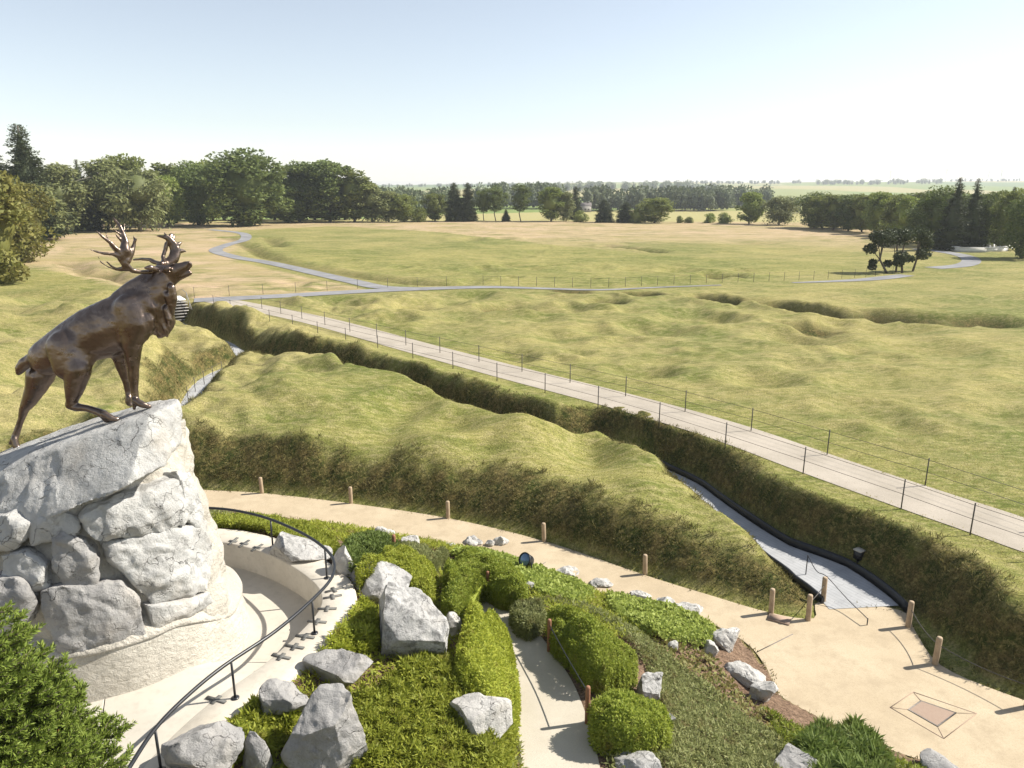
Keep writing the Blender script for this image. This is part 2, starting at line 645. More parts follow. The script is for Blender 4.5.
leafmat('leaf_ivy', (0.28, 0.35, 0.065), (0.50, 0.55, 0.15), (0.37, 0.43, 0.10), trans=0.4, nsc=1.6)
leafmat('leaf_carpet', (0.19, 0.215, 0.075), (0.34, 0.345, 0.14), (0.25, 0.26, 0.10), trans=0.35, nsc=1.4, dead=0.7)
leafmat('leaf_rust', (0.24, 0.16, 0.06), (0.32, 0.32, 0.10), (0.2, 0.25, 0.07), nsc=4)
leafmat('leaf_spruce', (0.12, 0.18, 0.028), (0.30, 0.36, 0.07), (0.18, 0.24, 0.04), trans=0.25, nsc=1.5)
leafmat('leaf_bank', (0.070, 0.088, 0.022), (0.26, 0.215, 0.085), (0.12, 0.10, 0.038), trans=0.35, nsc=1.0, rough=0.8)
leafmat('leaf_lawn', (0.26, 0.25, 0.07), (0.45, 0.39, 0.17), (0.34, 0.3, 0.1), trans=0.5, nsc=0.8, rough=0.8)
leafmat('leaf_far', (0.085, 0.115, 0.055), (0.15, 0.17, 0.08), (0.115, 0.14, 0.065), nsc=0.02)


def mk_bronze():
    t = NT('bronze')
    p = t.objc()
    c = t.mix(t.ramp(t.noise(p, 2.2, 6, 0.6), 0.35, 0.65), (0.155, 0.115, 0.092), (0.225, 0.172, 0.14))
    c = t.mix(t.math('MULTIPLY', t.ramp(t.noise(p, 9, 5, 0.6), 0.5, 0.75), 0.3), c, (0.05, 0.035, 0.026))
    n = t.bump(t.noise(p, 7, 4), 0.25, 0.05)
    n = t.bump(t.noise(p, 40, 3), 0.15, 0.01, n)
    t.done(t.bsdf(c, t.ramp(t.noise(p, 5, 4), -0.2, 1.9), 0.92, 0.5, n))


mk_bronze()
t = NT('lamp_glass')
t.done(t.bsdf((0.12, 0.2, 0.32), 0.08, 0.3, 0.8))

# ================================================================== TERRAIN
FZ = 1.6                                                  # level of the meadow above the sand path
GC = np.array([-8.1, 13.3])                               # middle of the memorial mound
TRENCH = catmull([(11.2, 17.9), (10.85, 19.2), (10.8, 20.6), (10.35, 22.3), (9.4, 24.0), (8.6, 26.2), (8.0, 28.4), (7.6, 29.9), (6.6, 31.6), (5.6, 33.5),
                  (4.3, 34.7), (3.1, 34.3), (1.7, 34.1), (0.3, 35.4), (-2.0, 37.2), (-4.2, 39.6), (-6.2, 42.0), (-8.6, 44.2), (-10.6, 46.8),
                  (-12.8, 48.6), (-15.5, 50.3), (-18.5, 52.8), (-21.5, 56.6), (-24.0, 60.2), (-27.2, 63.2), (-30.2, 67.2), (-32.6, 70.5)], 4)
TR_HW = np.interp(TRENCH[:, 1], [18, 20.4, 22.3, 24, 30, 75], [1.1, 1.12, 1.12, 0.66, 0.5, 0.6])
SIDE = catmull([(-17.8, 29.6), (-17.3, 32.2), (-17.3, 35.0), (-18.3, 38.5), (-19.2, 42.5), (-20.2, 46.5), (-20.3, 50), (-19.4, 52.8)], 4)
SAND_NEAR = [(-19, 28.3), (-11.97, 27.5), (-9, 26.7), (-6.34, 25.73), (-2.6, 24.35), (-0.6, 23.5), (0.94, 22.41), (3.38, 20.66), (5.47, 19.7), (6.6, 18.5),
             (6.85, 17.2), (6.8, 16.2), (7.98, 14.75), (9.58, 13.75), (11.5, 12.3), (14, 10), (19, 5)]
SAND_FAR = [(24, 8.5), (18, 12.4), (14.6, 14.8), (12.7, 16.15), (11.6, 17.4), (11.75, 19.0), (11.85, 20.1), (9.65, 20.6), (9.05, 19.65), (7.85, 19.95), (6.2, 21.0),
            (4.44, 22.2), (1.17, 24.66), (-2.5, 26.6), (-6.63, 28.0), (-10.57, 29.05), (-13.6, 29.5), (-16, 30.6), (-19, 31.5)]
SAND = np.array(SAND_NEAR + SAND_FAR)
GARDEN = np.array(SAND_NEAR + [(22, -4), (12, -22), (-12, -26), (-34, -8), (-36, 14), (-28, 26)])
GRAV_NEAR = [(19.5, 15.4), (15.8, 20.7), (14.9, 22.1), (13.6, 24), (11.4, 27.4), (8.6, 31.9), (4.6, 36.7), (-0.7, 42.3), (-7.8, 50.1), (-17.7, 61.1), (-29.4, 71.6), (-31.5, 73.2)]
GRAV_FAR = [(21.3, 17.4), (17.3, 23.0), (15.6, 26.1), (13.5, 30.0), (8.8, 35.8), (-5.0, 51.2), (-18.8, 65.2), (-26.0, 72.6), (-27.0, 74.4)]
ga = catmull(GRAV_NEAR, 6)
gb = catmull(GRAV_FAR, 6)


def resample(P, n):
    d = np.concatenate([[0], np.cumsum(np.linalg.norm(np.diff(P, axis=0), axis=1))])
    s = np.linspace(0, d[-1], n)
    return np.stack([np.interp(s, d, P[:, k]) for k in range(P.shape[1])], 1)


ga = resample(ga, 110)
gb = ga + normals2(ga) * (2.75 * np.sign((normals2(ga)[40] * (gb[len(gb) // 2] - ga[40])).sum()) or 1)
GRAV = (ga + gb) / 2
ROADS = [catmull([(-31.6, 73.2), (-24, 76.2), (-14.5, 80.4), (-3.6, 83.2), (3, 82.2), (9.6, 81), (17, 83.2), (24, 85)], 6),
         catmull([(-9, 81.6), (-14.5, 83), (-19, 88.5), (-25, 96.4), (-36, 110.9), (-44.3, 120), (-52.6, 133), (-55.6, 147), (-57.5, 162), (-66, 184), (-80, 200)], 6),
         catmull([(58.5, 103.5), (64.5, 107), (69.5, 113), (73.5, 121), (75, 129), (74, 137)], 6),
         catmull([(33, 87.2), (38, 88.5), (43.5, 90.5), (50.5, 95)], 6)]
ROADF = catmull([(-3.6, 83.2), (3, 82.2), (9.6, 81), (17, 83.2), (24, 85), (34, 87.5), (43.5, 90.5), (50.5, 95)], 6)
GPATH = catmull([(-6.5, 23.2, 0.42), (-4.2, 22.6, 0.5), (-2.0, 20.9, 0.85), (-0.85, 18.9, 1.2), (-0.05, 16.6, 1.5), (0.42, 15.2, 1.65), (0.76, 13.9, 1.8), (0.94, 12.3, 1.95), (0.95, 10.8, 2.1), (0.6, 8.8, 2.3), (-0.5, 6, 2.5)], 5)
FIELD_DIP = [catmull([at(x, y, FZ)[:2] for x, y in q], 4) for q in (
    [(232, 238), (272, 258), (345, 274), (380, 279), (425, 283), (462, 285)],
    [(268, 238), (280, 247)],
    [(735, 300), (782, 305), (800, 311), (840, 314), (890, 318), (945, 320), (1000, 321)],
    [(840, 318), (878, 316)],
    [(606, 246), (640, 249), (660, 252)],
    [(70, 262), (95, 275), (120, 268)], [(100, 272), (140, 284), (180, 300)])]
CRATERS = [(520, 308, 3, .9), (560, 340, 2.4, .35), (420, 305, 4, .7), (605, 302, 2.5, .6),
           (565, 310, 3, .7), (660, 330, 3, .7), (800, 340, 3, .8), (500, 358, 2.2, .7), (760, 380, 2.2, .6), (690, 318, 4, .6), (880, 330, 4, .6),
           (390, 322, 2.5, .6), (455, 297, 4, .6), (330, 300, 3, .6), (930, 350, 3, .6), (860, 410, 2, .4), (640, 372, 2, .5), (470, 240, 4, .8), (502, 239, 3, .6),
           (680, 271, 3, .6), (720, 276, 3, .8), (790, 252, 6, .5), (745, 243, 6, .5), (60, 250, 4, .9), (50, 300, 4, .9), (20, 330, 4, 1.1), (140, 330, 3, .8), (60, 345, 3, .9), (200, 395, 3, .6), (30, 375, 4, .9), (170, 350, 3.5, .8)]
PITS = [(at(a, b, FZ)[:2], r, d) for a, b, r, d in [(566, 291.5, 1.6, 1.3), (576, 292.5, 1.7, 1.6), (632, 294, 1.5, 1.8), (643, 295, 1.9, 2.0), (709, 300, 1.8, 1.8), (722, 302, 1.9, 1.7), (783, 307, 1.9, 1.6), (797, 310, 2.0, 1.8), (812, 313, 2.0, 1.5),
        (835, 315, 2.0, 1.3), (720, 276, 2, 1.2), (878, 317, 2.4, 1.2), (905, 319, 2.2, 1.1), (940, 321, 2.2, 1.1), (985, 321, 2.4, 1.0), (820, 330, 2.2, .9), (605, 303, 1.8, .8), (500, 309, 2, .8), (545, 312, 1.8, .8)]]
CR_PTS = [(at(a, b, FZ)[:2], r, d) for a, b, r, d in CRATERS]
_cg = np.random.default_rng(3)
for k in range(420):
    yy = _cg.uniform(32, 110) if k < 300 else _cg.uniform(100, 240)
    xx = _cg.uniform(-0.75, 0.8) * yy
    CR_PTS.append((np.array([xx, yy]), _cg.uniform(0.9, 2.3), _cg.uniform(0.10, 0.32)))


ZR, ZP = 4.67, 3.93                                        # rail and parapet-top levels
rail_px = [(188, 507.5), (210, 508), (235, 510.5), (265, 517.5), (298, 531), (322, 546), (333.5, 560), (332, 577), (312, 600), (275, 631.5), (223, 666.5), (186, 697), (155, 729), (129, 768), (102, 812), (70, 880)]
_rl = [at(x, y, ZR) for x, y in rail_px]
_a = math.atan2(_rl[-1][1] - GC[1], _rl[-1][0] - GC[0])
_r = math.hypot(_rl[-1][1] - GC[1], _rl[-1][0] - GC[0])
for _k in range(1, 7):
    _rr = _r + (4.2 - _r) * min(1, _k / 3)
    _rl.append(np.array([GC[0] + _rr * math.cos(_a - .33 * _k), GC[1] + _rr * math.sin(_a - .33 * _k), ZR]))
RAIL = catmull(_rl, 6)
_pp = catmull([at(150, 508, ZR)] + _rl, 6)
_d = np.concatenate([[0], np.cumsum(np.linalg.norm(np.diff(_pp, axis=0), axis=1))])
PAR = np.stack([np.interp(np.linspace(0, _d[-1], 130), _d, _pp[:, k]) for k in range(3)], 1)
_a0 = math.atan2(PAR[0][1] - GC[1], PAR[0][0] - GC[0])
_a1 = math.atan2(PAR[-1][1] - GC[1], PAR[-1][0] - GC[0]) + 2 * math.pi
PARC = np.vstack([PAR[::-1, :2], [(GC[0] + 5 * math.cos(t_), GC[1] + 5 * math.sin(t_)) for t_ in np.linspace(_a0 + .2, _a1 - .2, 24)]])


def height(x, y):
    """ground level and the zone weights (dry, scrub, soil, farmland)"""
    # meadow, dropping behind its crest and rising to the far downs
    Y = np.hypot(x * 0.55, y)
    hb = np.full(x.shape, FZ)
    far = sstep(150, 330, Y)
    hb = hb - 3.0 * sstep(262, 340, Y) + (20 + 17 * sstep(-700, 900, x) + 9 * fbm2(x, y, 1 / 1300., 3, 5)) * sstep(800, 3500, Y)
    hb += 3 * fbm2(x, y, 1 / 420., 2, 9) * sstep(400, 900, Y)
    # trampled shell-hole relief
    dg = dist_poly(x, y, GRAV)
    dr = np.minimum.reduce([dist_poly(x, y, q) for q in ROADS])
    flat = sstep(1.65, 4.0, dg) * sstep(1.6, 5.0, dr)
    left = sstep(-6, -16, x) * sstep(95, 60, y)
    amp = (0.11 + 0.09 * sstep(34, 50, y) * sstep(84, 74, y) + 0.62 * left) * (1 - 0.9 * far)
    und = amp * (fbm2(x, y, 1 / 4.2, 4, 21) + 0.25) + 0.6 * left * fbm2(x, y, 1 / 11., 2, 4)
    und = und + 0.05 * fbm2(x, y, 1 / 1.3, 2, 31) * (1 - far)
    for (c, r, d) in CR_PTS:
        rr = np.hypot(x - c[0], (y - c[1]))
        if rr.min() < r * 2:
            u = rr / r
            und = und - d * np.exp(-(u * u) * 1.6) + 0.28 * d * np.exp(-((u - 1.25) ** 2) * 7)
    pit = np.zeros(x.shape)
    for (c, r, d) in PITS:
        u = np.hypot(x - c[0], (y - c[1]) * .9) / r * (1 + .2 * fbm2(x, y, 1 / 1.6, 2, 13))
        und = und - d * np.exp(-u ** 4) + .10 * d * np.exp(-((u - 1.5) / .5) ** 2)
        pit = np.maximum(pit, np.exp(-u ** 4))
    for ip, P in enumerate(FIELD_DIP):
        fd = .42 if ip in (2, 3) else 1.0
        d = dist_poly(x, y, P) * (1 + 0.3 * fbm2(x, y, 1 / 5., 2, 77))
        und = und - fd * 0.95 * np.exp(-(d / 1.3) ** 2) + fd * 0.12 * np.exp(-((d - 2.8) / 1.2) ** 2)
    h = hb + und * flat
    # spoil heaped on the island between the sand path and the trench
    dt, hw = dist_poly(x, y, TRENCH, val=TR_HW)
    ds, _ = dist_poly(x, y, SIDE), 0
    isl = sstep(0, 2, dist_poly(x, y, SAND, True))
    near = sstep(4.5, 1.5, dt) * sstep(-40, -20, x)
    h = h + (0.30 + 0.10 * fbm2(x, y, 1 / 4.5, 2, 44)) * near * flat * (y > 17)
    ms = np.exp(-((x + 9.5) / 6.5) ** 2 - ((y - 37.5) / 5.5) ** 2)
    gs = lambda a, b, c, d: np.exp(-((x - a) / c) ** 2 - ((y - b) / d) ** 2)
    h = h + flat * (1.0 * ms + 0.35 * gs(-3, 30.5, 3, 2) + 0.55 * gs(0.6, 31.8, 2.2, 1.8) - 0.85 * gs(3.3, 30.6, 1.4, 2.4) + 0.45 * gs(5.2, 26.4, 1.6, 2.0) - 0.35 * gs(-5.5, 31.5, 1.3, 2.5) - 0.3 * gs(-1.2, 29, 1, 1.6)
                    + 1.15 * gs(-23.0, 45.0, 2.7, 4.5) + 0.75 * gs(-12.3, 44.2, 2.8, 2.3) + 0.5 * gs(-22.5, 36, 2.6, 3) - 0.5 * gs(-27, 40, 2.5, 4) + 0.5 * gs(-31, 47, 3.5, 4))
    h = h - 0.62 * np.exp(-(dist_poly(x, y, [(8.6, 20.6), (7.0, 24.2), (6.2, 27.6)]) / 1.7) ** 2)
    # carve: trench, side trench, sand path
    wob = 1 + 0.36 * fbm2(x, y, 1 / 3.0, 3, 51)
    w1 = 1.5 - 0.1 * sstep(34, 24, y)
    t1 = np.clip((dt - hw - 0.2) / (w1 * wob), 0, 1)
    t2 = np.clip((ds - 0.62) / (1.6 * wob), 0, 1)
    insd = inside(x, y, SAND)
    dsd = dist_poly(x, y, SAND, True)
    t3 = np.where(insd, 0, np.clip((dsd - 0.12) / (2.5 * wob), 0, 1))
    prof = lambda t: np.sin(np.pi / 2 * t) ** 0.85
    k = prof(t1) * prof(t2) * prof(t3)
    k = k + (1 - k) * sstep(2.15, 1.5, dg)
    hole = np.full(x.shape, -0.05)
    hf = hole + (h - hole) * k
    tmin = np.minimum(np.minimum(t1, t2), t3)
    scrub = sstep(0.02, 0.12, tmin) * sstep(0.92, 0.44, tmin + 0.30 * fbm2(x, y, 1 / 1.5, 4, 61)) * sstep(0.97, 0.8, tmin) * (y < 76)
    h_l = 0.075 * fbm2(x, y, 1 / 0.55, 3, 91) + 0.05 * np.abs(fbm2(x, y, 1 / 0.9, 2, 93))
    hf = hf + h_l * scrub * (np.hypot(x, y) < 75)
    # memorial mound
    ing = inside(x, y, GARDEN) & ~insd
    dgd = dist_poly(x, y, GARDEN, True)
    rc = np.hypot(x - GC[0], y - GC[1])
    inp = inside(x, y, PARC)
    dpar = dist_poly(x, y, PARC, True)
    do = np.where(inp, 0, np.maximum(dpar - 0.3, 0))
    u = np.clip(do / (do + dgd + 1e-6), 0, 1)
    hg = 3.85 * (1 - u) ** 1.0 + 0.08 * fbm2(x, y, 1 / 0.8, 3, 71) * sstep(0, 1.0, dgd) * sstep(0, .6, do)
    hg = np.where(inp, 3.0, hg)
    dp, zp = dist_poly(x, y, GPATH[:, :2], val=GPATH[:, 2])
    wp = sstep(1.35, 0.88, dp)
    hg = hg * (1 - wp) + zp * wp
    h = np.where(ing, hg, hf)
    # zones
    soil = np.where(ing, 1.0, 0)
    crest = at(500, 222, FZ)[1]
    dry = sstep(118, 175, Y + 22 * fbm2(x, y, 1 / 40., 3, 81) - 0.10 * x) * 0.85
    dry = np.maximum(dry, sstep(0.0, 1.0, inside(x, y, HEATH) * (0.75 + 0.4 * fbm2(x, y, 1 / 9., 2, 82))))
    dry = np.maximum(dry, 0.18 * left)
    dry = np.maximum(dry, 0.10 * sstep(1.5, 5, dg) * sstep(0, 3, (x - 3.4) * 0.75 + (y - 41) * .66))
    greenband = inside(x, y, GREENF)
    dry = np.where(greenband, dry * 0.12, dry)
    farm = sstep(crest + 6, crest + 12, y + 0.12 * np.abs(x)) * (Y > 200)
    scrub = np.where(ing, 0, scrub)
    dipd = np.minimum.reduce([dist_poly(x, y, P) for P in FIELD_DIP])
    scrub = np.maximum(scrub, 0.6 * sstep(1.8, 0.6, dipd) * (y > 60))
    scrub = np.maximum(scrub, np.clip(1.3 * pit, 0, 1))
    return h, dry, scrub, soil, farm


HEATH = np.array([at(x, y, FZ)[:2] for x, y in [(-60, 232), (60, 236), (170, 230), (228, 229), (236, 262), (300, 276), (370, 290), (200, 299), (130, 292), (40, 268), (-60, 285)]])
GREENF = np.array([at(x, y, FZ)[:2] for x, y in [(232, 231), (330, 226), (440, 232), (560, 246), (700, 258), (830, 262), (870, 272), (600, 286), (470, 284), (330, 268), (250, 256)]])


def axis(lo, hi, step, ext_lo, ext_hi, g=1.06, mx=400):
    a = list(np.arange(lo, hi + 1e-6, step))
    s = step
    while a[-1] < ext_hi:
        s = min(s * g, mx)
        a.append(a[-1] + s)
    s = step
    pre = []
    x = lo
    while x > ext_lo:
        s = min(s * g, mx)
        x -= s
        pre.append(x)
    return np.array(pre[::-1] + a)


AX = axis(-22, 20, 0.15, -5200, 5200, 1.045)
AY = axis(9, 54, 0.15, -700, 5600, 1.016, 150)
GX, GY = np.meshgrid(AX, AY)
GH, Zdry, Zscrub, Zsoil, Zfarm = height(GX, GY)


def hz(x, y):
    i = np.clip(np.searchsorted(AX, x) - 1, 0, len(AX) - 2)
    j = np.clip(np.searchsorted(AY, y) - 1, 0, len(AY) - 2)
    u = np.clip((x - AX[i]) / (AX[i + 1] - AX[i]), 0, 1)
    v = np.clip((y - AY[j]) / (AY[j + 1] - AY[j]), 0, 1)
    return (GH[j, i] * (1 - u) + GH[j, i + 1] * u) * (1 - v) + (GH[j + 1, i] * (1 - u) + GH[j + 1, i + 1] * u) * v


_T = np.concatenate([np.arange(5, 60, 0.02), np.geomspace(60, 3000, 3000)])


def hit(px, py, up=0.0):
    d = ray(px, py)
    d = d / np.linalg.norm(d)
    P = np.array([0, 0, CAMZ]) + _T[:, None] * d
    g = hz(P[:, 0], P[:, 1]) + up
    k = np.argmax(P[:, 2] < g)
    return P[k]


def build_ground():
    mb = MB()
    ny, nx = GX.shape
    mb.v = [np.stack([GX, GY, GH], -1).reshape(-1, 3)]
    me = bpy.data.meshes.new('ground')
    me.vertices.add(nx * ny)
    me.vertices.foreach_set('co', mb.v[0].astype(np.float32).ravel())
    i = np.arange(nx * ny).reshape(ny, nx)
    q = np.stack([i[:-1, :-1], i[:-1, 1:], i[1:, 1:], i[1:, :-1]], -1).reshape(-1, 4)
    me.loops.add(q.size)
    me.loops.foreach_set('vertex_index', q.astype(np.int32).ravel())
    me.polygons.add(len(q))
    me.polygons.foreach_set('loop_start', (np.arange(len(q)) * 4).astype(np.int32))
    me.polygons.foreach_set('loop_total', np.full(len(q), 4, np.int32))
    me.polygons.foreach_set('use_smooth', np.ones(len(q), bool))
    me.update(calc_edges=True)
    a = me.color_attributes.new('zone', 'FLOAT_COLOR', 'POINT')
    a.data.foreach_set('color', np.stack([Zdry, Zscrub, Zsoil, Zfarm], -1).astype(np.float32).ravel())
    me.materials.append(MAT['ground'])
    o = bpy.data.objects.new('ground', me)
    COL.objects.link(o)
    setp(o, kind='structure')


build_ground()


def poly_sheet(name, P, z, mat):
    from mathutils.geometry import delaunay_2d_cdt
    vs, _e, fs, *_r = delaunay_2d_cdt([Vector((p[0], p[1])) for p in P], [], [list(range(len(P)))], 1, 1e-5)
    me = bpy.data.meshes.new(name)
    me.from_pydata([(q.x, q.y, z) for q in vs], [], [list(q) for q in fs])
    me.update()
    if me.polygons[0].normal.z < 0:
        me.flip_normals()
    me.materials.append(mat)
    o = bpy.data.objects.new(name, me)
    COL.objects.link(o)
    return setp(o, kind='structure')


def strip(name, A, B, za, zb, mat, m=1):
    mb = MB()
    n = len(A)
    za = np.broadcast_to(za, n)
    zb = np.broadcast_to(zb, n)
    rows = []
    for k in range(m + 1):
        u = k / m
        rows.append(np.column_stack([A[:, :2] * (1 - u) + B[:, :2] * u, za * (1 - u) + zb * u]))
    v = np.stack(rows, 1).reshape(-1, 3)
    w = m + 1
    f = [[i * w + k, i * w + k + 1, (i + 1) * w + k + 1, (i + 1) * w + k] for i in range(n - 1) for k in range(m)]
    mb.add(v, f)
    o = struct(name, mb, mat)
    if o.data.polygons[0].normal.z < 0:
        o.data.flip_normals()
    return o


def offs(P, w):
    N = normals2(P)
    w = np.asarray(w)
    if w.ndim: w = w[:, None]
    return P[:, :2] + N * w


sn = catmull(SAND_NEAR, 5)
sf = catmull(SAND_FAR, 4)
poly_sheet('sand_path', np.vstack([sn, sf]), 0.0, MAT['sand_path'])
strip('gravel_path', ga, gb, FZ + 0.02, FZ + 0.02, MAT['gravel_path'], 2)
_w = np.interp(ROADS[0][:, 0], [-20, -8, 2, 12, 24], [1.4, 1.2, .7, .45, .25])
strip('asphalt_path', offs(ROADS[0], _w), offs(ROADS[0], -_w), FZ + 0.045, FZ + 0.045, MAT['asphalt_path'])
_w3 = np.interp(ROADS[3][:, 0], [33, 40, 46, 50.5], [.3, .8, 1.2, 1.0])
strip('asphalt_path', offs(ROADS[3], _w3), offs(ROADS[3], -_w3), FZ + 0.045, FZ + 0.045, MAT['asphalt_path'])
strip('asphalt_path', offs(ROADS[2], 1.3), offs(ROADS[2], -1.3), FZ + 0.045, FZ + 0.045, MAT['asphalt_path'])
strip('asphalt_path', offs(ROADS[1], 1.15), offs(ROADS[1], -1.15), FZ + 0.05, FZ + 0.05, MAT['asphalt_path'])
k0 = 7
strip('trench_path', offs(TRENCH[k0:], TR_HW[k0:]), offs(TRENCH[k0:], -TR_HW[k0:]), 0.012, 0.012, MAT['trench_slab'])
strip('trench_path', offs(SIDE, 0.62), offs(SIDE, -0.62), 0.016, 0.016, MAT['trench_slab'])
gp = GPATH
strip('garden_path', offs(gp, 0.66), offs(gp, -0.8), gp[:, 2] + 0.025, gp[:, 2] + 0.025, MAT['garden_path'])


def wall_strip(name, P, z0, z1, th, mat, label, cat):
    """upright lining of thickness th following P"""
    A = offs(P, th / 2)
    B = offs(P, -th / 2)
    n = len(P)
    mb = MB()
    zz0 = np.full(n, z0)
    zz1 = z1 + 0.03 * fbm2(P[:, 0], P[:, 1], 0.8, 2, 5)
    v = np.stack([np.column_stack([A, zz0]), np.column_stack([A, zz1]), np.column_stack([B, zz1]), np.column_stack([B, zz0])], 1).reshape(-1, 3)
    f = [[i * 4 + k, i * 4 + (k + 1) % 4, (i + 1) * 4 + (k + 1) % 4, (i + 1) * 4 + k] for i in range(n - 1) for k in range(4)] + [[0, 1, 2, 3], [(n - 1) * 4 + k for k in (3, 2, 1, 0)]]
    mb.add(v, f)
    return single(name, mb, mat, (P[0][0], P[0][1], 0), label, cat)


right = np.column_stack([offs(TRENCH, -TR_HW - 0.06)])
leftw = np.column_stack([offs(TRENCH, TR_HW + 0.05)])
wall_strip('trench_lining', right[6:52], -0.1, 0.30, 0.05, MAT['black_metal'], 'long low black lining wall curving along the right edge of the pale trench path', 'lining wall')
wall_strip('trench_lining', leftw[8:24], -0.1, 0.22, 0.08, MAT['black_metal'], 'shorter black lining at the foot of the left grass bank, broken by the turf', 'lining wall')

# ================================================================== MEMORIAL: parapet, rail, pedestal
def floor_z(ang):
    return 3.27 + (ZP - 0.012 - 3.27) * float(sstep(2, -38, ang)) if -150 < ang < 120 else 3.27


N2 = normals2(PAR)
s_out = np.sign(((PAR[40, :2] - GC) * N2[40]).sum())
N2 *= s_out
par = thing('parapet_wall', (PAR[40][0], PAR[40][1], 3.0), 'low curved concrete parapet with dark crosses set into its pale top', 'parapet')
mb = MB()
inn, outw = 0.32, 0.42
rowz = [(-inn, 2.4), (-inn, ZP - 0.03), (-inn + 0.03, ZP), (outw - 0.05, ZP - 0.01), (outw, ZP - 0.05), (outw + 0.05, 2.4)]
rows = [np.column_stack([PAR[:, :2] + N2 * o, np.full(len(PAR), z)]) for o, z in rowz]
v = np.stack(rows, 1).reshape(-1, 3)
w_ = len(rowz)
mb.add(v, [[i * w_ + k, i * w_ + k + 1, (i + 1) * w_ + k + 1, (i + 1) * w_ + k] for i in range(len(PAR) - 1) for k in range(w_ - 1)])
mb.build('wall', MAT['concrete'], par)
cross_px = [(197, 538), (216, 541), (233, 541.5), (244, 544), (257, 548), (334, 590), (332.5, 597), (327, 609), (317, 622), (305, 637), (294.5, 647), (281, 657)]
cross_px2 = [(216, 700), (243, 686)]
for cx, cy in cross_px + cross_px2:
    p = at(cx, cy, ZP)
    k = np.argmin(np.hypot(*(PAR[:, :2] - p[:2]).T))
    a = math.atan2(N2[k][1], N2[k][0])
    if (cx, cy) == (243, 686):
        continue
    mb = MB()
    zc = ZP + 0.006
    for (L, W) in ((0.40, 0.065), (0.075, 0.22)):
        n = 1
        mb.box((p[0], p[1], zc + (0.002 if L > .2 else 0)), (L, W, 0.02), a + 0.12)
    mb.lathe([(0.055, -0.012), (0.055, 0.014)], (p[0], p[1], zc), 10)
    mb.build('cross_inlay', MAT['inlay'], par)

hr = thing('handrail', (PAR[40][0], PAR[40][1], ZP), 'black metal handrail sweeping round the memorial platform on thin posts', 'handrail')
mb = MB()
mb.tube(RAIL, 0.033, 10)
mb.build('rail', MAT['black_metal'], hr, True)
for (x, y) in [(265, 549), (334, 576), (312, 630), (224, 697), (153, 770)]:
    p = at(x, y, ZP)
    k = np.argmin(np.hypot(*(RAIL[:, :2] - p[:2]).T))
    q = RAIL[k]
    mb = MB()
    mb.tube([(q[0], q[1], ZP - 0.02), (q[0], q[1], ZR - 0.02)], 0.022, 8)
    mb.lathe([(0.07, -0.01), (0.07, 0.012), (0.03, 0.02)], (q[0], q[1], ZP), 12)
    mb.build('post', MAT['black_metal'], hr)

# floor of the viewing platform: a ramp that climbs round the pedestal
mb = MB()
nr = 12
inner = PAR[:, :2] - N2 * (inn - 0.04)
vs = []
for i in range(len(PAR)):
    ang = math.degrees(math.atan2(inner[i][1] - GC[1], inner[i][0] - GC[0]))
    z1 = floor_z(ang)
    dirv = inner[i] - GC
    L = np.linalg.norm(dirv)
    for k in range(nr + 1):
        rr = 1.6 + (L - 1.6) * k / nr
        vs.append([*(GC + dirv / L * rr), z1])
mb.add(vs, [[i * (nr + 1) + k, i * (nr + 1) + k + 1, (i + 1) * (nr + 1) + k + 1, (i + 1) * (nr + 1) + k] for i in range(len(PAR) - 1) for k in range(nr)])
fl = struct('platform_floor', mb, MAT['floor_slab'])
if fl.data.polygons[0].normal.z < 0:
    fl.data.flip_normals()


# ---- pedestal
def cone_r(z):
    return np.interp(z, [3.2, 4.5, 8.7], [2.52, 2.40, 1.75])


def onped(px, py, out=0.0):
    """point of the pedestal's face seen at a pixel"""
    d = ray(px, py)
    t = np.linspace(6, 20, 1500)
    P = np.array([0, 0, CAMZ]) + t[:, None] * d
    r = np.hypot(P[:, 0] - GC[0], P[:, 1] - GC[1]) - cone_r(P[:, 2]) - out
    k = np.argmax(r < 0) if (r < 0).any() else np.argmin(r)
    return P[k]


def facet_hull(pts):
    bm = bmesh.new()
    for p in pts:
        bm.verts.new(p)
    bmesh.ops.convex_hull(bm, input=bm.verts)
    bmesh.ops.delete(bm, geom=[v for v in bm.verts if not v.link_faces], context='VERTS')
    bm.verts.ensure_lookup_table()
    bm.verts.index_update()
    v = np.array([q.co[:] for q in bm.verts])
    f = [[q.index for q in fc.verts] for fc in bm.faces]
    bm.free()
    return v, f


def craggy(v, nn, amp, sc, seed, ridge=0.5):
    p = v * sc
    n1 = fbm(p * 1.5, 4, seed)
    # broken ledges: displace towards the steps of a few tilted planes
    st = 0
    g = np.random.default_rng(seed)
    for k in range(3):
        d = g.normal(size=3)
        d /= np.linalg.norm(d)
        q = v @ d * sc * 1.1 + 0.5 * fbm(p * .7, 2, seed + k)
        fr_ = q - np.floor(q)
        st = st + np.where(fr_ < .78, fr_ / .78, (1 - fr_) / .22) - .5
    return v + nn * (amp * (n1 * 0.30 + 0.42 * st + 0.28 * fbm(v * 6, 3, seed + 5)))[:, None]


ped = thing('rock_pedestal', (GC[0], GC[1], 3.2), 'tall pedestal of pale mortared boulders on a curved base wall under the bronze caribou', 'pedestal')
# curved base wall, pebble-dashed, with a rounded coping
nA = 160


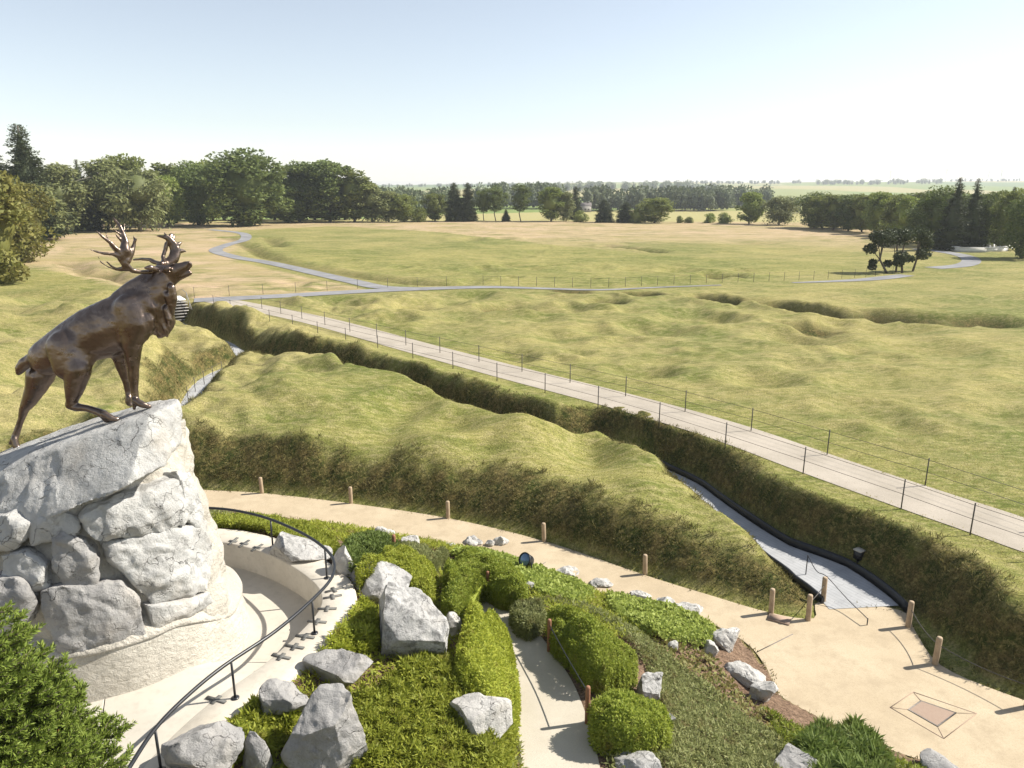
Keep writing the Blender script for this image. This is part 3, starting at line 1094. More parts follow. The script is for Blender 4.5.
def ring_wall(prof, close, seed, amp):
    m_ = MB()
    vs = []
    for r_, z_ in prof:
        for k in range(nA):
            th = 2 * math.pi * k / nA
            an = math.degrees(th if th < math.pi else th - 2 * math.pi)
            lift = (floor_z(an) - 3.27) * float(sstep(2.9, 4.2, z_)) if an > -150 else 0.66 * float(sstep(2.9, 4.2, z_))
            q = np.array([[math.cos(th) * 2.5, math.sin(th) * 2.5, z_ * 2]])
            rj = r_ + amp * fbm(q, 2, seed)[0]
            vs.append([GC[0] + rj * math.cos(th), GC[1] + rj * math.sin(th), z_ + lift + 0.04 * vnoise(q, seed + 2)[0]])
    m_.add(vs, [[i * nA + k, i * nA + (k + 1) % nA, (i + 1) * nA + (k + 1) % nA, (i + 1) * nA + k] for i in range(len(prof) - 1) for k in range(nA)] + ([[(len(prof) - 1) * nA + k for k in range(nA)]] if close else []))
    return m_


ring_wall([(2.64, 2.9), (2.58, 3.2), (2.54, 3.6), (2.50, 3.9), (2.46, 4.17)], False, 3, 0.04).build('base_wall', MAT['pebble_wall'], ped, True)
ring_wall([(2.42, 4.12), (2.47, 4.15), (2.46, 4.20), (2.36, 4.30), (2.16, 4.44), (1.8, 4.62)], True, 5, 0.06).build('coping', MAT['mortar'], ped, True)
# mortar core
mb = MB()
iv, if_ = ico(6)
core = []
hz0, hz1 = 3.9, 8.35
u = (iv[:, 2] + 1) / 2
zz = hz0 + (hz1 - hz0) * u
rr = cone_r(zz) - 0.20
xy = iv[:, :2] / (np.linalg.norm(iv[:, :2], axis=1)[:, None] + 1e-6)
cap = np.clip(np.sqrt(np.clip(1 - iv[:, 2] ** 2, 0, 1)) * 2.6, 0, 1)
v = np.column_stack([GC[0] + xy[:, 0] * rr * cap, GC[1] + xy[:, 1] * rr * cap, zz])
nrm = np.column_stack([xy, np.zeros(len(xy))])
v = v + nrm * (0.16 * fbm(v * 1.3, 4, 3) + 0.05)[:, None]
v[:, 2] = np.minimum(v[:, 2], np.clip(7.0 + 0.42 * (v[:, 0] + 9), 6.4, 8.1))
mb.add(v, if_)
mb.build('mortar', MAT['mortar'], ped, True)


def block(poly, out, depth, seed, mat='rock_pale', amp=0.05, shrink=0.75, vox=0.036, sc=1.9, label=None, round_=0):
    """boulder whose face covers the pixel outline, built as a solid reaching back into the pedestal"""
    g = np.random.default_rng(seed)
    cx, cy = np.mean(poly, axis=0)
    fr = []
    for (x, y) in poly:
        p = onped(x, y, out + g.uniform(-0.05, 0.05))
        fr.append(p)
    mid = [onped(cx + (x - cx) * .55, cy + (y - cy) * .55, out + g.uniform(0.02, 0.12)) for x, y in poly]
    c = np.mean(fr, axis=0)
    axisv = np.array([GC[0], GC[1], c[2]]) - c
    axisv /= np.linalg.norm(axisv) + 1e-6
    bk = [c + (p - c) * shrink + axisv * depth for p in fr]
    v, f = facet_hull(list(fr) + mid + bk)
    mb = MB()
    mb.add(v, f)
    v, f, nn = remeshed(mb, vox, round_, 0.5)
    v = craggy(v, nn, amp * 1.3, sc, seed, 0.9)
    mb = MB()
    mb.add(v, f)
    o = mb.build('boulder', MAT[mat], ped, True, sharp=24)
    if label: o['label'] = label
    return o


block([(-4, 575), (30, 572), (70, 578), (108, 578), (112, 620), (102, 655), (60, 660), (20, 655), (-6, 640)][0:0] or
      [(38, 592), (62, 586), (120, 583), (139, 602), (147, 640), (120, 652), (62, 660), (47, 630)], 0.10, 1.1, 1, 'rock_grey', 0.05, label='square grey boulder low on the pedestal')
block([(104, 543), (135, 537), (172, 528), (207, 520), (214, 560), (208, 590), (175, 600), (152, 605), (140, 583), (118, 570)], 0.06, 1.0, 2, 'rock_pale', 0.05)
block([(80, 518), (98, 505), (135, 497), (168, 480), (190, 478), (196, 505), (186, 525), (150, 536), (100, 543), (86, 535)], 0.14, 1.1, 3, 'rock_pale', 0.05)
block([(50, 540), (62, 530), (86, 540), (100, 560), (98, 586), (66, 588), (52, 570)], 0.02, 0.9, 4, 'rock_grey', 0.05)
block([(0, 556), (22, 552), (44, 566), (48, 590), (30, 598), (4, 592)], 0.05, 0.9, 5, 'rock_pale', 0.05)
block([(-14, 578), (14, 577), (28, 588), (31, 612), (20, 632), (-16, 640)], 0.22, 1.2, 6, 'rock_grey', 0.05, label='dark grey boulder at the foot of the pedestal')
block([(-30, 520), (4, 515), (28, 524), (18, 548), (-30, 560)], 0.04, 0.9, 7, 'rock_pale', 0.05)
block([(24, 524), (60, 510), (80, 520), (78, 534), (50, 540), (30, 548)], -0.02, 0.8, 8, 'rock_pale', 0.04)
block([(176, 470), (190, 472), (199, 490), (205, 515), (198, 530), (188, 520), (180, 495)], 0.05, 0.8, 9, 'rock_pale', 0.04)
block([(148, 606), (176, 600), (210, 592), (214, 602), (190, 618), (155, 632)], 0.06, 0.8, 10, 'rock_pale', 0.03)

# the great tilted cap slab carrying the caribou
YC = 12.9                                                  # plane of the caribou


def cp(px, py, w=0.0):
    return aty(px, py, YC + w)


front = [(-70, 505, -1.0), (-40, 545, -1.35), (0, 536, -1.5), (60, 514, -1.62), (128, 487, -1.5), (166, 466, -0.9), (182, 441, -0.1)]
topf = [(-70, 482, -0.5), (0, 472, -0.85), (60, 447, -0.85), (110, 428, -0.75), (150, 414, -0.65), (177, 402, -0.1), (183, 412, 0.1)]
topb = [(-70, 478, 0.3), (0, 462, 0.5), (30, 448, 0.6), (75, 424, 0.65), (120, 411, 0.6), (150, 401, 0.5), (178, 398, 0.3)]
pts = [cp(x, y, w) for x, y, w in front + topf + topb]
pts += [cp(x, y, w) + np.array([0, 0.0, -0.9]) for x, y, w in [(-70, 478, 1.2), (60, 430, 1.4), (150, 402, 1.1)]]
pts += [cp(-85, 520, -0.3)]
v, f = facet_hull(pts)
mb = MB()
mb.add(v, f)
v, f, nn = remeshed(mb, 0.04, 1, 0.5)
amp = np.where(nn[:, 2] > 0.6, 0.02, 0.055)
v2 = craggy(v, nn, 1.0, 1.5, 77)
v = v + (v2 - v) * amp[:, None]
mb = MB()
mb.add(v, f)
o = mb.build('boulder', MAT['rock_pale'], ped, True, sharp=24)
o['label'] = 'great tilted cap slab under the hooves'


def slab_top(p):
    """z of the slab under a point"""
    d2 = np.hypot(v[:, 0] - p[0], v[:, 1] - p[1])
    m = d2 < 0.12
    return v[m, 2].max() if m.any() else v[np.argmin(d2), 2]


# ================================================================== CARIBOU
ZM = 702 / 256.0
UM = pxm(cp(80, 330))                                      # pixels per metre on the statue


def zc(X, Y, w=0.0):
    return cp(X / ZM, 200 + Y / ZM, w)


def blob(mb, c, r, ys=1.0, sub=2, stretch=None):
    iv, if_ = ico(sub)
    q = iv * r * np.array([1, ys, 1])
    mb.add(q + c, if_)


def chain(mb, pts, ys=1.0, sub=2, dens=0.35):
    """run of overlapping balls: pts = (point, radius)"""
    for (a, ra), (b, rb) in zip(pts[:-1], pts[1:]):
        L = np.linalg.norm(b - a)
        n = max(2, int(L / (dens * min(ra, rb))) + 1)
        for k in range(n + 1):
            t_ = k / n
            blob(mb, a + (b - a) * t_, ra + (rb - ra) * t_, ys, sub)


def zchain(mb, L, ys=1.0, dens=0.22):
    chain(mb, [(zc(x, y, w), r / ZM / UM) for x, y, r, w in L], ys, 2, dens)


mid_foot = cp(80, 430)
car = thing('caribou_statue', (mid_foot[0], mid_foot[1], mid_foot[2]), 'larger than life bronze caribou with raised antlered head striding on the tilted rock slab', 'statue')
mb = MB()
zchain(mb, [(128, 432, 50, 0), (190, 398, 61, 0), (262, 366, 76, 0), (322, 340, 78, 0), (368, 318, 70, 0), (400, 290, 62, 0)], 0.78)
zchain(mb, [(400, 288, 60, 0), (424, 250, 48, 0), (445, 218, 36, 0.02)], 0.68)           # neck
zchain(mb, [(318, 268, 16, 0), (355, 243, 20, 0), (395, 222, 22, 0)], 1.0)                # withers crest
zchain(mb, [(440, 300, 34, 0), (456, 330, 24, -0.02), (446, 358, 17, -0.02), (436, 372, 9, 0)], 0.8)   # hanging mane
for k, (x, y, x2, y2) in enumerate([(462, 262, 474, 318), (455, 300, 470, 350), (440, 330, 458, 374), (425, 330, 440, 376), (470, 240, 480, 296), (415, 340, 425, 372)]):
    for s_ in (-1, 1):
        zchain(mb, [(x, y, 11, 0.10 * s_), ((x + x2) / 2 + 2, (y + y2) / 2, 9, 0.10 * s_), (x2, y2, 3, 0.07 * s_)], 1.0, 0.5)
# head, mouth open
zchain(mb, [(436, 206, 27, 0.02), (462, 204, 25, 0.03), (485, 192, 17.5, 0.04), (505, 182, 13.5, 0.05), (517, 178, 10.5, 0.05)], 0.8)
zchain(mb, [(462, 222, 20, 0.03), (488, 212, 11, 0.04), (508, 205, 8, 0.05), (521, 200, 6.5, 0.05)], 0.85)
for s_ in (-1, 1):
    zchain(mb, [(455, 190, 9, 0.02 + 0.13 * s_), (464, 188, 6, 0.03 + 0.13 * s_)])        # brow
    zchain(mb, [(430, 192, 8, 0.16 * s_), (412, 186, 9, 0.27 * s_), (396, 186, 4, 0.34 * s_)])   # ears
    zchain(mb, [(519, 172, 5, 0.05 + 0.06 * s_), (523, 178, 4, 0.05 + 0.05 * s_)])        # nostril rims
# shoulder and haunch muscles
for s_ in (-1, 1):
    zchain(mb, [(352, 296, 40, 0.24 * s_), (368, 340, 42, 0.27 * s_), (362, 385, 32, 0.25 * s_)], 0.6)
    zchain(mb, [(395, 330, 34, 0.2 * s_), (385, 368, 26, 0.2 * s_)], 0.6)
zchain(mb, [(178, 408, 52, -0.28), (190, 450, 50, -0.30), (216, 462, 36, -0.28)], 0.62)
zchain(mb, [(135, 430, 48, 0.2), (112, 468, 42, 0.28), (100, 500, 32, 0.3)], 0.62)
zchain(mb, [(230, 430, 34, -0.22), (246, 420, 22, -0.2)], 0.6)                              # flank fold
# near hind leg, folded forward
zchain(mb, [(214, 462, 36, -0.30), (208, 500, 29, -0.30), (203, 528, 22, -0.30), (197, 552, 14, -0.30), (192, 562, 12.5, -0.30), (205, 568, 11.5, -0.30), (238, 571, 10.5, -0.30), (268, 580, 10.5, -0.31), (284, 588, 12.5, -0.31)], 1.0)
zchain(mb, [(284, 586, 11, -0.31), (290, 600, 9, -0.31), (294, 604, 7, -0.31)])
for s_ in (-1, 1):
    zchain(mb, [(286, 588, 10, -0.31 + 0.06 * s_), (305, 598, 9, -0.31 + 0.08 * s_), (322, 601, 6, -0.31 + 0.06 * s_)])
# far hind leg, driving back
zchain(mb, [(112, 480, 38, 0.28), (97, 520, 27, 0.3), (82, 550, 20, 0.3), (66, 574, 13, 0.3), (60, 596, 10, 0.3), (50, 625, 9.3, 0.3), (40, 655, 11, 0.3)], 1.0)
for s_ in (-1, 1):
    zchain(mb, [(40, 655, 10, 0.3 + 0.05 * s_), (44, 676, 10, 0.3 + 0.08 * s_), (54, 684, 9, 0.3 + 0.08 * s_), (64, 685, 5, 0.3 + 0.06 * s_)])
zchain(mb, [(34, 655, 7, 0.3), (27, 668, 5, 0.3)])
# front legs
zchain(mb, [(362, 385, 30, -0.2), (364, 425, 23, -0.18), (366, 460, 16, -0.16), (367, 490, 14.5, -0.16), (369, 520, 10, -0.16), (371, 548, 11, -0.16)], 1.0)
for s_ in (-1, 1):
    zchain(mb, [(371, 550, 10, -0.16 + 0.05 * s_), (388, 560, 10, -0.16 + 0.07 * s_), (410, 567, 6, -0.16 + 0.05 * s_)])
zchain(mb, [(368, 550, 7, -0.16), (368, 572, 5, -0.16)])
zchain(mb, [(332, 415, 30, 0.16), (336, 450, 22, 0.18), (345, 485, 15, 0.18), (349, 500, 13.5, 0.18), (353, 525, 9.5, 0.18), (355, 542, 10.5, 0.18)], 1.0)
for s_ in (-1, 1):
    zchain(mb, [(355, 542, 9, 0.18 + 0.05 * s_), (352, 556, 8, 0.18 + 0.06 * s_), (358, 562, 6, 0.18 + 0.06 * s_)])
zchain(mb, [(349, 545, 6, 0.18), (346, 556, 4, 0.18)])
# tail
zchain(mb, [(84, 436, 17, 0), (68, 448, 18, 0), (56, 462, 15, 0), (50, 474, 8, 0)], 0.8)
v_, f_, nn_ = remeshed(mb, 0.017, 12, 0.5)
def relax(v, f, m, it):
    e = np.array([(q[i], q[(i + 1) % len(q)]) for q in f for i in range(len(q))])
    n = len(v)
    cnt = np.bincount(e[:, 0], minlength=n)[:, None] + 1e-9
    for _ in range(it):
        s_ = np.column_stack([np.bincount(e[:, 0], weights=v[e[:, 1], k], minlength=n) for k in range(3)])
        v = v + m[:, None] * .7 * (s_ / cnt - v)
    return v


_xs = (zc(95, 400)[0], zc(420, 400)[0])
v_ = relax(v_, f_, sstep(zc(200, 480)[2], zc(200, 430)[2], v_[:, 2]) * sstep(_xs[1] + .12, _xs[1] - .1, v_[:, 0]) * sstep(_xs[0] - .25, _xs[0], v_[:, 0]), 26)
dsp = 0.006 * fbm(v_ * 3.2, 2, 8) + 0.003 * (1 - np.abs(fbm(v_ * np.array([5, 5, 9]), 3, 12)) * 2)
headd = np.linalg.norm(v_ - zc(450, 330), axis=1)
dsp = dsp + 0.022 * sstep(0.55, 0.2, headd) * fbm(v_ * np.array([16, 16, 4.0]), 2, 4)
v_ = v_ + nn_ * dsp[:, None]
mb = MB()
mb.add(v_, f_)
mb.build('body', MAT['bronze'], car, True)
# eyes
for s_ in (-1, 1):
    mb = MB()
    blob(mb, zc(463, 197, 0.03 + 0.135 * s_), 0.03)
    mb.build('eye', MAT['bronze'], car, True)


def ac(X, Y, w=0.0):
    return cp(80 + X / 6.4, 210 + Y / 6.4, w)


def achain(mb, L, ys=1.0):
    chain(mb, [(ac(x, y, w), r * .88 / 6.4 / UM) for x, y, r, w in L], ys, 2, 0.45)


mb = MB()                                                  # antler swept towards the viewer's left
achain(mb, [(470, 392, 20, -0.1), (430, 398, 17, -0.2), (385, 398, 16, -0.32), (330, 385, 19, -0.44), (290, 350, 26, -0.5), (268, 305, 34, -0.5), (285, 262, 40, -0.48), (288, 215, 30, -0.44), (278, 160, 20, -0.4), (258, 110, 15, -0.36), (232, 75, 11, -0.34), (208, 44, 5, -0.34)], 0.7)
achain(mb, [(275, 300, 30, -0.5), (240, 258, 20, -0.55), (200, 215, 15, -0.6), (150, 175, 11, -0.64), (102, 132, 4, -0.68)], 0.8)
achain(mb, [(260, 300, 24, -0.52), (215, 284, 13, -0.6), (150, 278, 10, -0.68), (100, 265, 7, -0.74), (62, 252, 3, -0.8)], 0.9)
achain(mb, [(290, 372, 18, -0.48), (235, 378, 10, -0.5), (200, 360, 8, -0.54), (165, 325, 4, -0.58)])
achain(mb, [(300, 385, 12, -0.46), (230, 382, 7, -0.46), (180, 365, 6, -0.44), (135, 335, 5, -0.42), (112, 292, 3, -0.4)])
achain(mb, [(230, 262, 14, -0.44), (195, 225, 9, -0.36), (175, 180, 7, -0.3), (165, 145, 4, -0.26)])
achain(mb, [(300, 320, 30, -0.46), (325, 275, 22, -0.4), (345, 225, 15, -0.34), (352, 195, 10, -0.32), (340, 165, 4, -0.3)])
achain(mb, [(345, 215, 12, -0.34), (362, 185, 5, -0.33)])
achain(mb, [(268, 165, 12, -0.42), (235, 140, 9, -0.46), (196, 112, 3, -0.5)])
achain(mb, [(285, 200, 16, -0.42), (282, 130, 11, -0.3), (285, 85, 5, -0.24)])
achain(mb, [(270, 200, 14, -0.44), (240, 170, 8, -0.5), (222, 140, 3, -0.52)])
v_, f_, nn_ = remeshed(mb, 0.015, 3, 0.5)
mb = MB()
mb.add(v_ + nn_ * (0.006 * fbm(v_ * 9, 3, 2))[:, None], f_)
mb.build('antler', MAT['bronze'], car, True)
mb = MB()                                                  # antler standing over the muzzle
achain(mb, [(470, 392, 22, 0.1), (510, 362, 24, 0.2), (560, 340, 30, 0.32), (600, 312, 40, 0.42), (612, 265, 40, 0.48), (600, 225, 34, 0.48), (572, 190, 26, 0.46), (550, 165, 16, 0.44)], 0.7)
achain(mb, [(550, 178, 16, 0.44), (515, 168, 10, 0.42), (478, 163, 4, 0.4)])
achain(mb, [(555, 175, 14, 0.46), (545, 158, 9, 0.48), (540, 142, 4, 0.5)])
achain(mb, [(572, 185, 16, 0.5), (580, 160, 10, 0.54), (590, 146, 4, 0.56)])
achain(mb, [(590, 200, 16, 0.5), (602, 172, 10, 0.56), (600, 152, 4, 0.6)])
achain(mb, [(615, 230, 22, 0.52), (636, 215, 12, 0.58), (652, 205, 6, 0.62)])
achain(mb, [(625, 265, 22, 0.52), (655, 262, 16, 0.6), (676, 265, 8, 0.64)])
achain(mb, [(520, 345, 20, 0.2), (480, 335, 17, 0.26), (445, 318, 14, 0.34), (395, 314, 12, 0.42), (345, 318, 8, 0.5)])
achain(mb, [(540, 345, 22, 0.25), (530, 300, 14, 0.36), (545, 255, 14, 0.42), (552, 215, 14, 0.44)])
achain(mb, [(500, 375, 16, 0.08), (560, 362, 12, 0.02), (600, 345, 9, -0.02)])
v_, f_, nn_ = remeshed(mb, 0.015, 3, 0.5)
mb = MB()
mb.add(v_ + nn_ * (0.006 * fbm(v_ * 9, 3, 2))[:, None], f_)
mb.build('antler', MAT['bronze'], car, True)

# ================================================================== GARDEN ROCKS
def rock(px, py, wpx, hpx, seed, label, mat='rock', sub=5, zb=None, elong=0.7, rot=None, amp=0.06, planes=13, group=None, tall=None, name='boulder'):
    g = np.random.default_rng(seed + 500)
    bot = py + hpx * 0.5
    p = hit(px, bot - 0.22 * hpx) if zb is None else at(px, bot - 0.2 * hpx, zb)
    k = pxm(p)
    W = wpx / k
    D = W * elong
    ang = math.atan2(CAMZ - p[2], p[1])
    Hh = max(0.35 * W, (hpx / k - D * math.sin(ang) * 0.8) / math.cos(ang)) if tall is None else tall
    iv, if_ = ico(sub)
    q = iv.copy()
    for _ in range(planes):
        n = g.normal(size=3)
        n /= np.linalg.norm(n)
        d = g.uniform(0.52, 0.86)
        q = q - n * np.maximum(0, q @ n - d)[:, None]
    ext = np.abs(q).max(0)
    lo, hi = q.min(0), q.max(0)
    q = (q - (lo + hi) / 2) / ((hi - lo) / 2)
    nn = iv
    s = np.array([W / 2, D / 2, Hh * 0.62])
    q = q * s
    nrm = iv / s
    nrm /= np.linalg.norm(nrm, axis=1)[:, None]
    a = amp * min(1.0, W)
    q = q + nrm * (a * (fbm(q * 2.4 / max(W, .5) + seed, 4, seed) + 0.5 * np.abs(fbm(q * 5 / max(W, .4), 3, seed + 1)) - 0.25))[:, None]
    r = rot if rot is not None else g.uniform(-0.5, 0.5)
    cr, sr = math.cos(r), math.sin(r)
    q = np.column_stack([q[:, 0] * cr - q[:, 1] * sr, q[:, 0] * sr + q[:, 1] * cr, q[:, 2]])
    q = q + p + np.array([0, 0, Hh * 0.42])
    mb = MB()
    mb.add(q, if_)
    return single(name, mb, MAT[mat], p, label, 'rock', group, smooth=True, sharp=22)


rock(412, 627, 84, 88, 1, 'largest pointed boulder, dark blotches on its left side and sunlit white right face', 'rock', 6, planes=16, elong=.75)
rock(378, 585, 74, 40, 2, 'long low boulder lying just behind the largest pointed boulder', 'rock', 5, rot=-.3, tall=.62)
rock(340, 667, 70, 48, 3, 'flat-topped grey boulder beside the parapet, between the dark crosses and the largest boulder', 'rock_grey', 5)
rock(286, 706, 50, 50, 4, 'small pale grey boulder leaning behind the big broad boulder at the bottom', 'rock_grey', 5)
rock(327, 740, 84, 92, 5, 'big broad grey boulder cut by the bottom edge of the photo', 'rock_grey', 6, planes=15)
rock(205, 752, 78, 62, 6, 'tilted grey boulder beside the foot of the handrail', 'rock_grey', 5)
rock(258, 760, 34, 46, 7, 'narrow dark boulder wedged between two larger grey boulders', 'rock_grey', 4)
rock(480, 728, 64, 46, 8, 'pale slanting boulder half buried in the juniper left of the garden path', 'rock_edge', 5, tall=.85, amp=.04)
rock(299, 553, 64, 46, 9, 'rusty-faced boulder standing on the far side of the parapet under the rail', 'rock', 5, zb=3.6)
rock(452, 629, 20, 28, 10, 'little pale rock tucked against the right of the largest boulder', 'rock_edge', 4)
rock(343, 566, 22, 34, 11, 'white rock on the slope just outside the bend of the handrail', 'rock_edge', 4)
rock(190, 503, 26, 16, 12, 'small pale rock at the handrail end behind the pedestal', 'rock_edge', 4)
rock(725, 638, 34, 28, 13, 'knobbly white rock at the corner of the sand path', 'rock_edge', 5)
rock(710, 648, 17, 16, 14, 'small rounded stone just left of the knobbly white rock', 'rock_edge', 4)
rock(672, 646, 12, 12, 15, 'tiny white stone alone on the bare soil', 'rock_edge', 4)
rock(752, 668, 30, 58, 16, 'long white rock slab sloping down to the sand path', 'rock_edge', 5, elong=1.9, rot=.45, tall=.34)
rock(763, 692, 26, 24, 17, 'broken white stone at the lower end of the long rock slab', 'rock_edge', 4)
rock(651, 688, 30, 30, 18, 'dark-spotted grey rock between the two clipped bushes', 'rock', 5)
rock(668, 718, 16, 14, 19, 'small white stone by the round clipped bush', 'rock_edge', 4)
rock(640, 764, 56, 34, 20, 'grey craggy rock at the bottom edge below the round clipped bush', 'rock', 5)
rock(795, 764, 54, 24, 21, 'grey rock at the bottom edge beside the dark spiky juniper', 'rock_grey', 5)
rock(941, 768, 54, 16, 22, 'flat grey rock at the bottom edge on the sand path verge', 'rock_grey', 4)
rock(610, 698, 12, 9, 23, 'small flat white stone between the long hedge and the boxy round bush', 'rock_edge', 4, tall=.1)
rock(529, 588, 12, 12, 24, 'white stone just below the black floodlight', 'rock_edge', 4)
rock(440, 564, 16, 13, 25, 'white stone between two hedges near the small red post', 'rock_edge', 4)
EDGE = [(385, 533, 20, 15, 'dark-topped kerb stone at the left end of the sand path edging'), (411, 542, 20, 15, 'rounded kerb stone behind the grey-green shrub'),
        (452, 546, 14, 9, 'little kerb stone left of the row of three'), (474, 541, 20, 11, 'widest of the three kerb stones in a row'),
        (489, 544, 10, 9, 'smallest of the three kerb stones in a row'), (501, 541, 16, 12, 'rightmost of the three kerb stones in a row'),
        (568, 572, 26, 9, 'flat whitish kerb stone level with the black floodlight'), (602, 582, 24, 12, 'flat kerb stone where the bright ground cover ends'),
        (640, 595, 22, 8, 'thin flat kerb stone behind the second ivy patch'), (664, 602, 22, 8, 'flat kerb stone in the middle of the second ivy patch edge'), (688, 607, 34, 16, 'largest flat white kerb stone near the path corner')]
for i, (x, y, w_, h_, lb) in enumerate(EDGE):
    rock(x, y, w_, h_, 40 + i, lb, 'rock_edge', 4, amp=.08, group='stones edging the sand path', tall=0.18 if y > 560 else None, name='kerb_stone')


# ================================================================== SHRUBS
def shrub(name, poly, h, mat, label, cat, seed, dens=4200, L=0.065, W=0.026, rr=0.32, group=None, world=False, kind=None, up=0.6, rough=0.06, core=True):
    """clipped or sprawling shrub whose top covers a pixel outline; leaves fill a rounded solid of height h"""
    g = np.random.default_rng(seed)
    P = np.array([hit(x, y, h * 0.8) for x, y in poly]) if not world else np.array(poly, float)
    P2 = catmull(np.vstack([P[:, :2], P[:1, :2]]), 4)[:-1]
    c = P2.mean(0)
    lo, hi = P2.min(0) - .1, P2.max(0) + .1
    A = (hi - lo).prod()
    n = int(A * dens)
    x = g.uniform(lo[0], hi[0], n)
    y = g.uniform(lo[1], hi[1], n)
    m = inside(x, y, P2)
    if kind:
        m &= dist_poly(x, y, GPATH[:, :2]) > 0.8
        m &= ~inside(x, y, SAND)
    m &= (dist_poly(x, y, PAR[:, :2]) > 0.50) & ~inside(x, y, PARC)
    x, y = x[m], y[m]
    d = dist_poly(x, y, P2, True)
    top = lambda x, y, d: h * (1 - (1 - np.clip(d / rr, 0, 1)) ** 2.4) ** 0.5 * (1 + 0.16 * fbm2(x, y, 1 / .45, 2, seed)) + rough * fbm2(x, y, 6, 2, seed + 2)
    z = top(x, y, d) - g.exponential(0.03, len(x))
    p1 = np.column_stack([x, y, hz(x, y) + z])
    d1 = g.normal(size=p1.shape) * 0.55 + np.array([0, 0, up])
    dd_ = np.clip(1 - d / rr, 0, 1)[:, None]
    oc = np.column_stack([x - c[0], y - c[1], 0 * x])
    oc /= np.linalg.norm(oc, axis=1)[:, None] + 1e-6
    n1 = np.array([0, 0, 1.]) * (1 - dd_ * .7) + oc * dd_ ** 2
    ed = np.linalg.norm(np.diff(np.vstack([P2, P2[:1]]), axis=0), axis=1)
    ns = int(ed.sum() * h * dens * 0.8)
    k = g.choice(len(P2), ns, p=ed / ed.sum())
    t_ = g.uniform(0, 1, ns)
    b = P2[k] * (1 - t_)[:, None] + P2[(k + 1) % len(P2)] * t_[:, None]
    tc = c - b
    tc /= np.linalg.norm(tc, axis=1)[:, None] + 1e-6
    ins = g.uniform(0.0, 0.10, ns) + 0.08 * (fbm(np.column_stack([b * 3, t_]), 2, seed) + .4).clip(0, 1)
    b = b + tc * ins[:, None]
    ok = (dist_poly(b[:, 0], b[:, 1], PAR[:, :2]) > 0.52) & ~inside(b[:, 0], b[:, 1], PARC)
    b, tc = b[ok], tc[ok]
    ns = len(b)
    db = dist_poly(b[:, 0], b[:, 1], P2, True)
    zz = g.uniform(0.0, 1, ns) ** 0.8 * np.maximum(top(b[:, 0], b[:, 1], db + 0.06), .05)
    if kind:
        b, tc, zz = b[:0], tc[:0], zz[:0]
        ns = 0
    p2 = np.column_stack([b, hz(b[:, 0], b[:, 1]) + zz])
    d2 = g.normal(size=p2.shape) * 0.5 + np.column_stack([-tc * 0.7, np.full(ns, up * .6)])
    mb = MB()
    pp = np.vstack([p1, p2])
    dd = np.vstack([d1, d2])
    n2 = np.column_stack([-tc, np.full(len(tc), .35)])
    mb.leaves(pp, dd, L * g.uniform(.6, 1.4, len(pp)), W * g.uniform(.7, 1.3, len(pp)), seed, np.vstack([n1, n2]), .6)
    if core and h >= .55:
        cr = c + (P2 - c) * 0.76
        cz = hz(cr[:, 0], cr[:, 1])
        nP = len(cr)
        v = np.vstack([np.column_stack([cr, cz - .05]), np.column_stack([cr, cz + h * 0.5]), np.column_stack([c + (cr - c) * .7, hz(*(c + (cr - c) * .7).T) + h * 0.66])])
        f = [[i, (i + 1) % nP, nP + (i + 1) % nP, nP + i] for i in range(nP)] + [[nP + i, nP + (i + 1) % nP, 2 * nP + (i + 1) % nP, 2 * nP + i] for i in range(nP)] + [list(range(2 * nP, 3 * nP))]
        mb.add(v, f)
    return single(name, mb, MAT[mat], (c[0], c[1], float(hz(c[:1], c[1:2])[0])), label, cat, group, kind=kind)


G = 'clipped evergreens on the memorial mound'
shrub('clipped_hedge', [(547, 612), (567, 606), (600, 626), (630, 648), (639, 660), (622, 669), (594, 669), (572, 650), (552, 631)], .85, 'leaf_hedge', 'long bright green clipped hedge right of the garden path, between its two red posts', 'hedge', 1, group=G)
shrub('clipped_hedge', [(588, 706), (602, 696), (640, 693), (666, 712), (671, 725), (650, 732), (618, 732), (594, 724)], .8, 'leaf_hedge', 'boxy round bush at the bottom, right of the red post by the garden path', 'bush', 2, group=G)
shrub('clipped_hedge', [(458, 634), (485, 612), (505, 624), (515, 655), (519, 692), (513, 718), (490, 716), (468, 690), (455, 660)], .75, 'leaf_juniper', 'steep-sided yellow-green hedge along the left edge of the garden path', 'hedge', 3, group=G)
shrub('juniper', [(376, 690), (400, 665), (430, 655), (455, 660), (470, 692), (492, 718), (512, 722), (510, 760), (502, 800), (380, 800), (345, 735), (352, 692)], .42, 'leaf_juniper', 'wide sprawling yellow-green juniper below the largest pointed boulder', 'juniper', 4, L=.12, W=.03, rough=.12, group=G)
shrub('juniper', [(347, 602), (372, 603), (376, 640), (350, 645), (325, 650), (300, 664), (270, 690), (248, 709), (238, 703), (270, 674), (300, 652), (328, 628)], .34, 'leaf_juniper', 'narrow juniper strip hugging the outer side of the parapet', 'juniper', 5, L=.11, W=.03, rr=.2, rough=.1, group=G)
shrub('juniper', [(222, 728), (243, 706), (280, 690), (304, 702), (272, 745), (236, 752)], .3, 'leaf_juniper', 'feathery low juniper between the tilted boulder and the parapet', 'juniper', 6, L=.14, W=.035, rr=.2, rough=.12, group=G)
shrub('clipped_hedge', [(460 + 18 * math.cos(a), 590 + 13 * math.sin(a)) for a in np.linspace(0, 2 * math.pi, 10)[:-1]], .85, 'leaf_hedge', 'ball shaped clipped bush to the right of the largest boulder tip', 'bush', 7, rr=.42, group=G)
